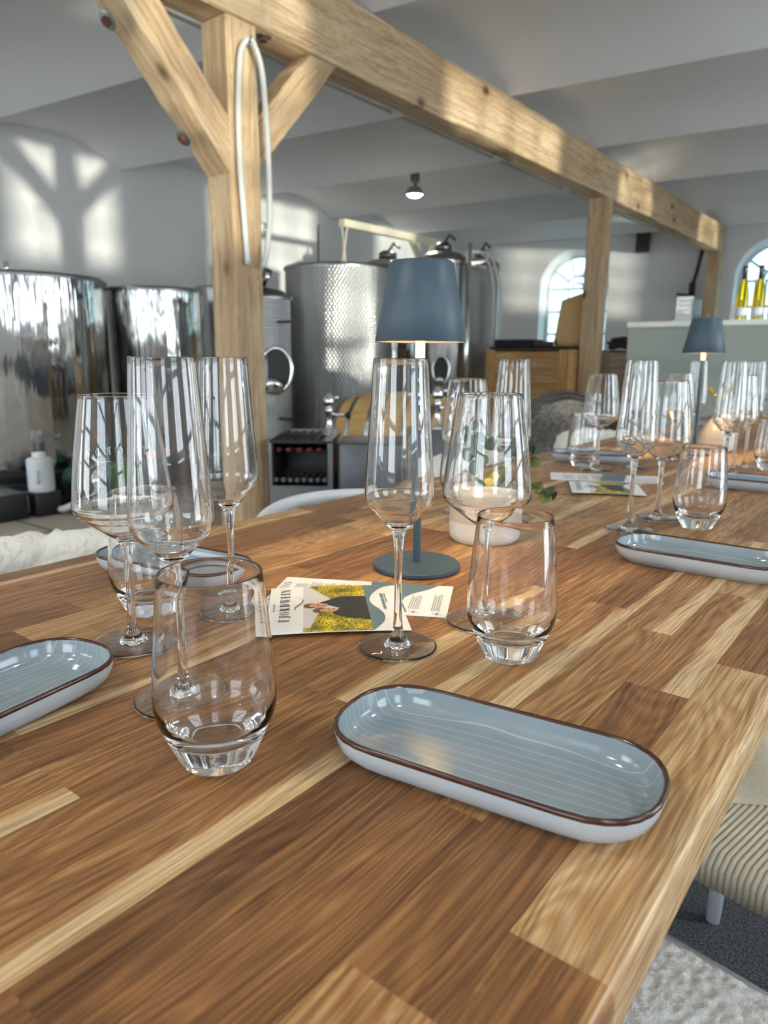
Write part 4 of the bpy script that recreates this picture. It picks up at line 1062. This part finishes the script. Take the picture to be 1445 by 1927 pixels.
# small lidded tank with an open manway
def manway(parent, F, a, b, lid=True):
    """oval opening ring with a dark inside and a door swung down; F: local z points out of the tank"""
    ring = [F @ Vector((a*math.cos(2*PI*k/40), b*math.sin(2*PI*k/40), .02)) for k in range(40)]
    mb = MB(); mb.tube(ring, .014, 8, closed=True); mw = mb.build('manway_ring', M['chrome'], parent, smooth=True)
    mb = MB(); mb.add([F @ Vector((a*math.cos(2*PI*k/40), b*math.sin(2*PI*k/40), .012)) for k in range(40)], [tuple(range(40))]); mb.build('manway_inside', M['black'], mw)
    if lid:
        mb = MB(); mb.lathe([(0, .03), (a*.45, .025), (a*.62, .0), (a*.6, -.006), (0, .012)], n=28, M=F @ Matrix.Translation((-.02, -b*.78, .07)) @ Matrix.Rotation(.5, 4, 'X')); mb.build('manway_door', M['chrome'], mw, smooth=True)
sm = open_tank('small_steel_tank', -4.034, 3.733, .195, 1.44, M['dimple'], 'small lidded steel tank with an oval open manway, just right of the nearest timber post', z0=.30)
mb = MB(); mb.lathe([(.19, 1.43), (.15, 1.475), (.06, 1.50), (.03, 1.505), (.03, 1.54), (0, 1.545)], n=48); mb.build('domed_lid', M['satin'], sm, angle=40)
mb = MB(); mb.tube([(.02, -.02, 1.52), (.075, -.03, 1.585)], .024, 12); mb.tube([(.075, -.03, 1.585), (.095, -.034, 1.61)], .033, 12); mb.build('outlet_valve', M['darksteel'], sm, smooth=True)
dv = Vector((4.034, -3.733, 0)).normalized()
F = frame((-4.034+dv.x*.19+.06, 3.733+dv.y*.19+.06, .913), (rgt.x, rgt.y, 0)) ; F = F @ Matrix.Rotation(PI/2, 4, 'X')
F0 = Matrix.Translation((4.034, -3.733, 0)) @ F
manway(sm, F0, .110, .155)
mb = MB(); mb.tube([(.10, -.20, .62), (.22, -.26, .60)], .016, 10); mb.lathe([(0, 0), (.026, .004), (.026, .03), (0, .034)], c=(.14, -.22, .63), n=14); mb.build('tap', M['chrome'], sm, smooth=True)
for z in (.55, 1.24):
    mb = MB(); mb.box((.19, -.05, z), (.30, -.02, z+.02)); mb.build('hinge_bracket', M['black'], sm)
# big dimple-jacket tank with the hoisted lid
bt = open_tank('dimple_jacket_tank', -4.729, 5.362, .515, 1.835, M['dimple'], 'large dimpled steel tank with a lid hoist over it, behind the nearer lamp')
mb = MB(); mb.lathe([(.50, 1.80), (.46, 1.835), (.1, 1.855), (.05, 1.87), (.045, 1.90), (0, 1.905)], n=64); mb.build('floating_lid', M['satin'], bt, angle=40)
mb = MB(); mb.tube([(-.36, .1, 1.80), (-.36, .1, 2.27), (-.30, .1, 2.30)], .012, 8); mb.build('vent_pipe', M['satin'], bt, smooth=True)
hoist = empty('lid_hoist', (0, 0, 0)); tag(hoist, 'cream-painted steel hoist arm reaching over the dimpled tank with two lifting cords', 'hoist')
hm = M['cream'] = pmat('cream_enamel', rgb(222, 214, 192), .4)
ax0, ax1 = Vector((-4.76, 5.44, 2.262)), Vector((-4.70, 6.97, 2.262))
mb = MB(); F = axis_frame(ax0, ax1); L = (ax1-ax0).length; mb.box((-.035, -.035, 0), (.035, .035, L), F); mb.build('arm', hm, hoist)
mb = MB(); F = axis_frame((-4.70, 6.92, 0), (-4.70, 6.92, 2.24), (1, 0, 0)); mb.box((-.035, -.035, 0), (.035, .035, 2.24), F); mb.build('mast', hm, hoist)
mb = MB(); F = axis_frame((-4.70, 6.90, 1.80), (-4.71, 6.50, 2.24)); mb.box((-.02, -.03, 0), (.02, .03, .60), F); mb.build('gusset', hm, hoist)
for d in (-.035, .035):
    mb = MB(); mb.tube([(-4.75+d, 5.47, 2.24), (-4.70-d*.5, 5.40, 1.90)], .008, 6); mb.build('lifting_cord', hm, hoist)
# closed tanks behind the lamp
def closed_tank(x, y, r, zt, label, mat, man=None):
    root = empty('closed_steel_tank', (x, y, 0)); tag(root, label, 'tank')
    mb = MB(); mb.lathe([(0, .30), (r*.97, .31), (r, .36), (r, zt-.10), (r*.985, zt-.06), (r*.7, zt-.01), (r*.25, zt+.02), (0, zt+.025)], n=72); mb.build('tank_body', mat, root, smooth=True)
    mb = MB(); mb.lathe([(r+.002, zt-.13), (r+.012, zt-.125), (r+.012, zt-.10), (r, zt-.095)], n=72); mb.build('band', M['satin'], root, angle=40)
    mb = MB(); mb.lathe([(0, zt), (r*.34, zt+.02), (r*.34, zt+.07), (r*.2, zt+.10), (0, zt+.10)], n=28); mb.tube([(0, 0, zt+.08), (r*.4, -.05, zt+.16), (r*.75, -.08, zt+.10)], .014, 8); mb.build('top_fitting', M['darksteel'], root, smooth=True)
    for k in range(3):
        t = 2*PI*k/3+.3; lg = MB(); lg.tube([(r*.8*math.cos(t), r*.8*math.sin(t), .35), (r*.85*math.cos(t), r*.85*math.sin(t), 0.0)], .02, 10); lg.build('leg', M['satin'], root, smooth=True)
    if man:
        d = Vector((-x, -y, 0)).normalized(); F = frame(d*(r+.0)+Vector((0, 0, man)), (rgt.x, rgt.y, 0)) @ Matrix.Rotation(PI/2, 4, 'X'); manway(root, F, .085, .14)
    return root
closed_tank(-5.06, 6.55, .30, 2.06, 'closed steel tank just behind the hoist mast, mostly hidden by the nearer lampshade', M['steel'])
closed_tank(-4.24, 6.42, .25, 2.06, 'closed steel tank with a small oval manway, under and behind the nearer lampshade', M['satin'], man=.885)
tR = closed_tank(-4.328, 7.319, .215, 2.10, 'slim dimpled steel tank with looped hoses, right of the nearer lampshade', M['dimple'])
for d in (.03, .09):
    mb = MB(); mb.tube(catmull([(.0+d, -.22, 2.15), (.15+d, -.18, 2.08), (.22+d*1.2, -.14, 1.8), (.22+d*1.5, -.13, 1.4), (.20+d*1.5, -.13, 1.15)], 6), .013, 8); mb.build('hose_loop', M['hose'], tR, smooth=True)
mb = MB(); mb.tube([(-3.92, 6.40, 0), (-3.92, 6.40, 2.125)], .024, 12); 
pp = mb.build('standpipe', M['chrome'], smooth=True); tag(pp, 'polished vertical steel standpipe right of the nearer lampshade', 'pipe')

# ------------------------------------------------------------------ casks
def barrel(x, y, rz, r, rb, L, label, wood, hoopm, zc_=None):
    """lying cask, axis along local x"""
    root = empty('wine_barrel', (x, y, (zc_ if zc_ is not None else rb+.06)), rz); tag(root, label, 'barrel')
    R90 = Matrix.Rotation(PI/2, 4, 'Y')
    rad = lambda t: r+(rb-r)*(1-t*t)          # t -1..1
    prof = [(rad(-1), -L/2)]+[(rad(t/10), L/2*t/10) for t in range(-9, 10)]+[(rad(1), L/2)]
    chm = [(rad(1)-.02, L/2), (rad(1)-.022, L/2-.03), (0, L/2-.03)]
    mb = MB(); mb.lathe([(0, -L/2+.03), (rad(1)-.022, -L/2+.03), (rad(1)-.02, -L/2)]+prof+chm, n=72)
    body = mb.build('staves', wood, root, angle=30); body.matrix_local = R90
    for t in (-.93, -.66, -.30, .30, .66, .93):
        mb = MB(); w = .015 if abs(t) < .9 else .022
        mb.lathe([(rad(t-w*2/L)+.0005, L/2*t-w), (rad(t-w*2/L)+.004, L/2*t-w), (rad(t+w*2/L)+.004, L/2*t+w), (rad(t+w*2/L)+.0005, L/2*t+w)], n=72)
        h_ = mb.build('hoop', hoopm, root, angle=30); h_.matrix_local = R90
    mb = MB()
    for sx_ in (-1, 1):
        mb.box((sx_*L*.3-.03, -.28, -rb-.06+.0), (sx_*L*.3+.03, .28, -rb*.93))
    mb.build('cradle', M['greywood'], root)
    return root
barrel(-3.17, 4.30, math.radians(14), .285, .345, .95, 'pale new oak wine barrel with galvanised hoops lying behind the middle flute', M['cask'], M['galv'], .415)
barrel(-2.33, 5.28, math.radians(-62), .285, .335, .90, 'old grey wine barrel with dark hoops, in front of the pine crates', M['oldcask'], M['darksteel'], .43)

# ------------------------------------------------------------------ bottle rack, dark coolers, taps
d1 = Vector((.80, .58, 0)).normalized()           # along the row
rk = empty('bottle_rack', (0, 0, 0)); tag(rk, 'open stainless bottle rack with rows of bottle necks, behind the white chair rail', 'rack')
A0 = Vector((-2.98, 2.30, 0)); Fr = frame(A0, d1)         # local x along the row, y away from the camera, z up
X0r = .352
mb = MB(); mb.box((X0r, -.02, 0), (.68, .44, .03), Fr); mb.box((X0r, .42, .03), (.68, .44, .575), Fr); mb.box((.655, -.02, .03), (.68, .42, .575), Fr); mb.box((X0r, -.02, .03), (X0r+.015, .42, .575), Fr); mb.box((X0r+.015, -.02, .03), (.655, -.005, .355), Fr)
mb.build('case', M['satin'], rk)
mb = MB(); mb.box((X0r+.016, .40, .35), (.654, .419, .574), Fr); mb.box((X0r+.016, .0, .35), (X0r+.022, .40, .574), Fr); mb.box((.648, .0, .35), (.654, .40, .574), Fr); mb.box((X0r+.016, .0, .345), (.654, .42, .352), Fr); mb.build('black_lining', M['black'], rk)
mb = MB(); mb.box((X0r, -.02, .575), (.68, .44, .588), Fr); mb.build('black_lid', M['black'], rk)
for k in range(7):
    mb = MB(); mb.tube([Fr @ Vector((X0r+.03+.045*k, .0, .592)), Fr @ Vector((X0r+.03+.045*k, .42, .592))], .009, 6); mb.build('grip_bar', M['black'], rk, smooth=True)
mb = MB(); mb.box((X0r, .42, .588), (.68, .44, .604), Fr); mb.box((.64, -.02, .588), (.68, .42, .600), Fr); mb.build('edge_trim', M['satin'], rk)
for k in range(8):
    mb = MB(); mb.tube([Fr @ Vector((X0r+.035+.0355*k, -.012, .385)), Fr @ Vector((X0r+.035+.0355*k, .39, .385))], .0125, 10); mb.build('roller', M['chrome'], rk, angle=40)
first = None
for k in range(5):
    root = empty('wine_bottle') if first is None else copy_tree(first)
    root.matrix_world = Fr @ Matrix.Translation((X0r+.045+.053*k, .008, .537)) @ Matrix.Rotation(-PI/2, 4, 'X')
    tag(root, 'slim bottle with a dark red capsule lying in the top of the rack', 'bottle', 'bottles lying in the rack')
    if first is None:
        mb = MB(); mb.lathe([(.0128, .03), (.0128, .09), (.018, .115), (.0240, .15), (.0245, .175), (.0245, .33), (.020, .338), (0, .332)], n=24); mb.build('bottle_body', M['bottle'], root, smooth=True)
        mb = MB(); mb.lathe([(0, 0), (.0135, 0), (.0145, .004), (.0142, .045), (.0142, .05)], n=20); mb.build('capsule', M['redfoil'], root, smooth=True)
        first = root
def label_panel(F, name, parent):
    mb = MB(); mb.box((0, -.002, 0), (.105, 0, .12), F); o = mb.build(name, M['labelwhite'], parent)
    for i, (c, w) in enumerate((('labelgreen', .04), ('labelgreen', .055), ('labelyellow', .07), ('labelred', .05))):
        mb = MB(); mb.box((.02, -.004, .088-.017*i), (.02+w, -.002, .098-.017*i), F); mb.build('energy_bar', M[c], o)
    mb = MB(); mb.box((.015, -.004, .008), (.09, -.002, .028), F); mb.build('energy_bar', M['labelyellow'], o)
def cooler(loc, label, w, h, d):
    root = empty('bottle_cooler'); F = frame(loc, (.81, .587, 0)); tag(root, label, 'cooler')
    mb = MB(); mb.bbox((0, 0, 0), (w, d, h), .03, F); mb.build('case', M['coolgrey'], root, angle=40)
    label_panel(F @ Matrix.Translation((w*.42, -.001, h*.30)), 'energy_label', root); return root
M['coolgrey'] = pmat('brushed_dark_grey_panel', (.15, .155, .165, 1), .38, metal=.6, var=(6, .4), bump=(5, .2, .01))
cooler((-2.415, 2.71, 0), 'dark grey drinks cooler with a coloured energy label, right of the bottle rack', .36, .575, .40)
cooler((-2.11, 2.93, 0), 'second dark grey cooler with a label, seen through the middle flute', .27, .63, .40)
def tap(loc, label):
    root = empty('dispensing_tap', loc); tag(root, label, 'tap')
    mb = MB(); mb.lathe([(0, 0), (.04, 0), (.04, .01), (.018, .02), (.016, .12), (.020, .125), (.020, .155), (0, .16)], n=20); mb.build('column', M['chrome'], root, smooth=True)
    mb = MB(); mb.tube([(0, 0, .115), (.085, .045, .112)], .009, 10); mb.build('spout', M['chrome'], root, smooth=True)
    mb = MB(); mb.lathe([(0, 0), (.013, .0), (.022, .020), (.020, .026), (0, .026)], n=16, M=axis_frame((.080, .042, .112), (.11, .06, .112))); mb.build('handle', M['black'], root, smooth=True)
    mb = MB(); mb.lathe([(0, .155), (.024, .160), (.032, .185), (.024, .205), (.014, .225), (0, .23)], n=16); mb.lathe([(0, 0), (.014, .006), (.014, .022), (0, .028)], c=(.035, .02, .19), n=12); mb.build('knob', M['chrome'], root, smooth=True)
    return root
tap((-2.60, 2.86, .589), 'chrome tap with a side handle, standing on the bottle rack before the barrel')
tap((-2.12, 3.19, .631), 'chrome tap seen through the middle flute, on the second cooler')

# ------------------------------------------------------------------ cellar clutter on the floor at the left
bx = lambda a, b, mat, name, label, cat, r=.01: tag((lambda mb: (mb.bbox(a, b, r), mb.build(name, M[mat], angle=40))[1])(MB()), label, cat)
o = bx((-4.585, 2.12, 0), (-4.42, 2.29, .150), 'black', 'black_crate', 'black plastic box under the milky canister', 'box')
mb = MB(); mb.box((-.0, -.002, 0), (.06, 0, .11)); 
st = mb.build('paper_label', M['labelwhite'], o); st.location = (-4.575, 2.118, .02)
bx((-4.80, 1.86, 0), (-4.44, 2.08, .165), 'black', 'black_crate', 'black plastic box at the left picture edge', 'box')
cn = empty('canister', (-4.503, 2.205, .151)); tag(cn, 'milky white plastic canister with a screw cap standing on a black box', 'canister')
mb = MB(); mb.lathe(smooth_prof([(0, 0), (.070, 0), (.078, .012), (.080, .04), (.079, .18), (.076, .205), (.062, .215), (.040, .218)]), n=40); mb.build('canister_body', M['canister'], cn, smooth=True)
mb = MB(); mb.lathe([(.040, .216), (.042, .22), (.042, .245), (.036, .25), (0, .25)], n=28); mb.build('cap', M['labelwhite'], cn, smooth=True)
mb = MB(); mb.tube(catmull([(.060, -.05, .06), (.075, -.065, .09), (.072, -.06, .13), (.055, -.045, .145)], 5), .008, 8); mb.build('handle', M['canister'], cn, smooth=True)
pu = empty('transfer_pump', (-4.52, 2.47, 0)); tag(pu, 'dark green transfer pump with steel fittings on the floor beside the canister', 'pump')
mb = MB(); mb.lathe([(0, 0), (.07, .0), (.085, .02), (.085, .17), (.06, .19), (0, .19)], n=28, M=Matrix.Translation((-.09, 0, .19)) @ Matrix.Rotation(PI/2, 4, 'Y')); mb.build('motor', M['darkgreen'], pu, angle=40)
mb = MB(); mb.lathe([(0, 0), (.06, .0), (.075, .02), (.06, .06), (0, .07)], n=24, M=Matrix.Translation((.10, 0, .19)) @ Matrix.Rotation(PI/2, 4, 'Y')); mb.tube([(.13, 0, .19), (.13, 0, .33), (.10, -.04, .36)], .022, 10); mb.build('pump_head', M['chrome'], pu, smooth=True)
mb = MB(); mb.box((-.13, -.10, 0), (.17, .10, .07)); mb.box((-.10, -.05, .07), (.13, .05, .12)); mb.build('stand', M['black'], pu)
mb = MB(); mb.tube(catmull([(.16, -.02, .16), (.22, -.10, .10), (.15, -.20, .04), (.02, -.18, .03), (-.05, -.22, .03)], 6), .022, 10); mb.build('suction_hose', M['greyhose'] if 'greyhose' in M else M['conduit'], pu, smooth=True)
gc = empty('green_bucket', (-4.56, 2.78, 0)); tag(gc, 'green plastic bucket on the floor, seen through the etched wine glass', 'bucket')
mb = MB(); mb.lathe([(0, .0), (.075, .0), (.095, .25), (.100, .25), (.100, .262), (.090, .262), (.072, .01), (0, .01)], n=32); mb.build('bucket_body', M['green'], gc, angle=40)
mb = MB(); mb.tube([(.098*math.cos(t), .098*math.sin(t)*.3-.05, .25-.09*math.sin(t)) for t in [PI*k/10 for k in range(11)]], .003, 6); mb.build('handle', M['chrome'], gc, smooth=True)
dg = empty('filter_unit', (-4.42, 3.02, 0)); tag(dg, 'dark green filter housing with an orange lid, beside the green bucket', 'filter')
mb = MB(); mb.lathe([(0, 0), (.10, 0), (.11, .02), (.11, .28), (.09, .31)], n=28); mb.build('housing', M['darkgreen'], dg, angle=40)
mb = MB(); mb.lathe([(.09, .31), (.115, .31), (.115, .335), (.03, .36), (0, .36)], n=28); mb.build('lid', M['orange'], dg, angle=40)
mb = MB(); mb.tube(catmull([(-4.30, 2.30, .02), (-4.15, 2.45, .02), (-4.10, 2.75, .02), (-4.25, 2.95, .025), (-4.40, 2.80, .02)], 8), .02, 10)
tag(mb.build('floor_hose', M['black'], smooth=True), 'black hose curling over the pale floor in front of the pump', 'hose')

# ------------------------------------------------------------------ pine crates and what stands on them
def crate(x0, x1, y, d, zt, label, mat, n=7):
    root = empty('pine_crate', (x0, y, 0)); tag(root, label, 'crate'); w = x1-x0; h = zt/n
    for k in range(n):
        mb = MB(); mb.box((.0, 0, h*k+.006), (w, .022, h*(k+1)-.002)); F = Matrix.Rotation(PI/2, 4, 'Y')
        o = MB(); o.box((-h*(k+1)+.003, 0, 0), (-h*k-.003, .022, w)); bd = o.build('front_board', mat, root); bd.matrix_local = F
        o = MB(); o.box((-h*(k+1)+.003, .022, -.0), (-h*k-.003, d, .022)); o.build('side_board', mat, root).matrix_local = F
        o = MB(); o.box((-h*(k+1)+.003, .022, w-.022), (-h*k-.003, d, w)); o.build('side_board', mat, root).matrix_local = F
    for a in (.0, w-.10):
        o = MB(); o.box((a, -.020, 0), (a+.10, 0, zt)); o.build('corner_batten', mat, root)
    o = MB(); o.box((0, 0, zt-.02), (w, d, zt)); o.build('lid', mat, root); return root
crate(-3.86, -2.94, 6.72, .80, 1.095, 'pine board crate behind the grey barrel, carrying the kraft bag', M['pine'])
crate(-2.80, -2.40, 7.13, .70, 1.095, 'greyer board crate between the middle post and the bar', M['greywood'])
mb = MB(); mb.box((-3.84, 6.74, 1.097), (-2.96, 7.40, 1.125)); tag(mb.build('dark_board', M['blackcloth']), 'thin dark board lying on the pine crate under the bag', 'board')
mb = MB(); F = frame((-3.82, 6.78, 1.127), (.99, .03, 0)); mb.bbox((0, 0, 0), (.42, .34, .075), .02, F); tag(mb.build('folded_tarp', M['blackcloth'], angle=30), 'folded dark blue cloth on the left end of the pine crate', 'cloth')
mb = MB(); F = frame((-3.365, 6.78, 1.127), (.97, .05, 0)); mb.bbox((0, 0, 0), (.20, .26, .05), .012, F); tag(mb.build('shallow_tray', M['brownbox'], angle=30), 'shallow brown tray on the pine crate left of the kraft bag', 'tray')
mb = MB(); mb.lathe([(0, 0), (.016, .0), (.02, .02), (.018, .05), (.01, .07), (0, .075)], c=(-3.13, 6.79, 1.127), n=20); tag(mb.build('glass_jar', M['glass'], smooth=True), 'tiny clear glass jar beside the foot of the kraft bag', 'jar')
bag = MB(); rings = []; rb_ = random.Random(5)
for k in range(13):
    t = k/12; z = .50*t; w = .145*(1-.16*t); d = .105*(1-.90*t**1.6)+.004
    ring = []
    for j in range(28):
        a = 2*PI*j/28; cx, sy_ = math.cos(a), math.sin(a)
        x = w*math.copysign(abs(cx)**.45, cx); y = d*math.copysign(abs(sy_)**.45, sy_)
        q = noise.noise(Vector((x*11, y*11, z*9)))*.022*(.4+.6*math.sin(PI*t))
        ring.append(Vector((x*(1+q*3)+.035*t, y+q, z+(.05*t*(x/.145)))))
    rings.append(ring)
bag.loft(rings, True, True); o = bag.build('kraft_bag', M['kraft'], smooth=True); o.location = (-3.115, 7.06, 1.127); o.rotation_euler = (0, 0, .35); tag(o, 'crumpled brown kraft paper bag standing on the pine crate before the arched window', 'bag')
cb = empty('cable_heap', (0, 0, 0)); tag(cb, 'tangled heap of dark cables on the greyer crate right of the middle post', 'cables'); rc = random.Random(8)
for k in range(7):
    pts = [(-2.60+.13*math.cos(t*1.3+k)+rc.uniform(-.02, .02), 7.22+.07*math.sin(t*1.1+k*2), 1.125+.012*k+.02*math.sin(t*2+k)) for t in range(9)]
    mb = MB(); mb.tube(catmull(pts, 5), .012, 6); mb.build('cable', M['black'] if k % 3 else M['brownbox'], cb, smooth=True)

# ------------------------------------------------------------------ bar with bottles
bar_ = empty('bar_counter', (-1.745, 4.93, 0)); tag(bar_, 'grey-green panelled bar with a pale worktop behind the farther lamp', 'counter')
mb = MB(); mb.box((0, 0, .06), (3.2, .55, 1.215)); mb.build('front_panel', M['bar'], bar_)
mb = MB(); mb.box((.02, .03, 0), (3.18, .52, .06)); mb.build('plinth', M['darksteel'], bar_)
mb = MB(); mb.bbox((-.01, -.02, 1.215), (3.22, .60, 1.250), .008); mb.build('worktop', M['bartop'], bar_, angle=40)
def upright_bottle(x, y, label, body='yellowwine'):
    root = empty('wine_bottle', (x, y, 1.2502)); tag(root, label, 'bottle')
    mb = MB(); mb.lathe(smooth_prof([(0, .004), (.030, .0), (.036, .004), (.037, .02), (.037, .12), (.034, .16), (.024, .215), (.0165, .25)]), n=28); mb.build('bottle_body', M[body], root, smooth=True)
    mb = MB(); mb.lathe([(.0170, .248), (.0155, .28), (.0150, .320), (.0158, .322), (.0158, .33), (0, .331)], n=24); mb.build('capsule', M['bottle'], root, smooth=True)
    mb = MB(); mb.lathe([(.0374, .020), (.0376, .022), (.0376, .075), (.0374, .077)], n=28); mb.build('label', M['winelabel'], root, smooth=True)
upright_bottle(-1.083, 5.06, 'yellow wine bottle at the left on the bar, before the right arched window')
upright_bottle(-.995, 5.08, 'yellow wine bottle second from the left on the bar before the window')
upright_bottle(-.905, 5.10, 'yellow wine bottle at the right picture edge on the bar')
for i, (x, lab) in enumerate(((-1.040, 'clear glass vase on the bar between the two left wine bottles'), (-.950, 'clear glass vase on the bar between the second and third wine bottle'))):
    mb = MB(); mb.lathe([(0, .0), (.017, 0), (.018, .10), (.019, .105), (.033, .20), (.034, .27), (.032, .27), (.031, .20), (.016, .11), (0, .11)], c=(x, 5.30, 1.2502), n=28)
    tag(mb.build('glass_vase', M['glass'], angle=40), lab, 'vase')
cdz = 1.2502
mb = MB(); mb.box((-1.50, 5.06, cdz), (-1.375, 5.14, cdz+.012)); mb.box((-1.495, 5.10, cdz), (-1.39, 5.108, cdz+.165))
hold = empty('card_holder', (0, 0, 0)); tag(hold, 'stand of white cards on the bar beside the farther lampshade', 'card holder'); mb.build('card', M['labelwhite'], hold)
mb = MB()
for k in range(4): mb.box((-1.48, 5.0985, cdz+.045+.03*k), (-1.40, 5.0998, cdz+.050+.03*k))
mb.build('printed_lines', M['greyink'], hold)
mb = MB(); mb.box((-1.378, 5.09, cdz), (-1.34, 5.12, cdz+.14)); mb.build('picture_card', M['slateink'], hold)
mb = MB(); mb.lathe([(0, 0), (.02, 0), (.021, .012), (.008, .05), (0, .06)], c=(-1.27, 5.03, cdz), n=16); tag(mb.build('glass_stopper', M['glass'], smooth=True), 'small round glass stopper on the bar above the farther lampshade', 'stopper')
mb = MB(); mb.lathe([(0, 0), (.028, 0), (.028, .085), (.025, .085), (.025, .004), (0, .004)], c=(-1.16, 5.25, cdz), n=24); tag(mb.build('small_tumbler', M['glass'], angle=40), 'small clear tumbler on the bar left of the wine bottles', 'glass')

# ------------------------------------------------------------------ on the far wall, and the ceiling spot
d = dn; Fw = frame((-3.92, yfar(-3.92)-.001, 2.60), dn)
mb = MB(); mb.bbox((-.09, -.16, 0), (.09, -.0, .30), .015, Fw); sp = mb.build('wall_speaker', M['brownbox'], angle=40); tag(sp, 'brown box speaker mounted high on the far wall between the arched windows', 'speaker')
mb = MB(); mb.lathe([(0, 0), (.06, .0), (.066, .008), (0, .014)], n=24, M=Fw @ Matrix.Translation((0, -.160, .10)) @ Matrix.Rotation(PI/2, 4, 'X')); mb.build('speaker_cone', M['black'], sp, angle=40)
hk = empty('hanging_cable', (0, 0, 0)); tag(hk, 'thick black cable with a socket hanging beside the farthest post', 'cable')
mb = MB(); mb.tube(catmull([(-3.02, 11.30, 2.56), (-3.03, 11.28, 2.45), (-3.07, 11.27, 2.2), (-3.10, 11.25, 2.08)], 6), .03, 8); mb.build('cord', M['black'], hk, smooth=True)
mb = MB(); mb.tube([(-3.10, 11.25, 2.10), (-3.10, 11.25, 1.90)], .045, 10); mb.tube([(-3.10, 11.25, 1.92), (-3.30, 11.22, 1.95)], .018, 8); mb.build('socket', M['black'], hk, smooth=True)
spot = empty('ceiling_spotlight', (-4.885, 6.80, 0)); tag(spot, 'lit round ceiling spotlight on a short stem above the hoist arm', 'lamp')
sz = 2.90
mb = MB(); mb.lathe([(0, sz-.012), (.05, sz-.012), (.05, sz+.08), (0, sz+.08)], n=24); mb.tube([(0, 0, sz), (0, 0, sz-.06)], .012, 8); mb.tube([(.02, 0, sz), (.02, 0, sz-.06)], .008, 8); mb.build('mount', M['darksteel'], spot, angle=40)
mb = MB(); mb.lathe([(.02, sz-.05), (.07, sz-.07), (.105, sz-.13), (.112, sz-.15), (.104, sz-.15), (.096, sz-.13), (.06, sz-.08), (.02, sz-.06)], n=36); mb.build('lamp_housing', M['galv'], spot, smooth=True)
mb = MB(); mb.lathe([(0, sz-.175), (.05, sz-.165), (.085, sz-.14), (.088, sz-.12), (0, sz-.10)], n=32); mb.build('lens', M['bulb'], spot, smooth=True)
l = bpy.data.lights.new('spot_light', 'SPOT'); l.energy = 25; l.color = (1, .97, .86); l.spot_size = math.radians(120); l.shadow_soft_size = .06
o = bpy.data.objects.new('spot_light', l); SC.collection.objects.link(o); o.location = (-4.885, 6.80, sz-.20)
def spot_light(x, y, z, e):  # added fill lamp, out of view, to brighten the room
    l = bpy.data.lights.new('spot_light', 'SPOT'); l.energy = e; l.color = (1, .955, .88); l.spot_size = math.radians(150); l.spot_blend = .6; l.shadow_soft_size = .08
    o = bpy.data.objects.new('spot_light', l); SC.collection.objects.link(o); o.location = (x, y, z)
for x, y, lab in ((-1.2, -.9, 'added fill spotlight over the near end of the table, above the picture'), (1.3, -.9, 'added fill spotlight over the aisle right of the near table end'),
                  (-1.2, -2.6, 'added fill spotlight near the back wall'), (1.3, 1.8, 'added fill spotlight over the aisle beside the table'), (1.3, 4.6, 'added fill spotlight over the right aisle before the bar'),
                  (-5.0, .5, 'added fill spotlight over the left tanks, outside the picture'), (1.3, 8.2, 'added fill spotlight behind the bar at the right')):
    dz_ = zc(y-SK*(x+2.75))-2.965
    for part in spot.children:              # fittings of the added fill lamps, out of view, hung on the ceiling
        c = part.copy(); SC.collection.objects.link(c); c.parent = bpy.data.objects['ceiling']; c.location = (x, y, dz_)
    spot_light(x, y, dz_+sz-.20, 26)
bpy.context.view_layer.update()
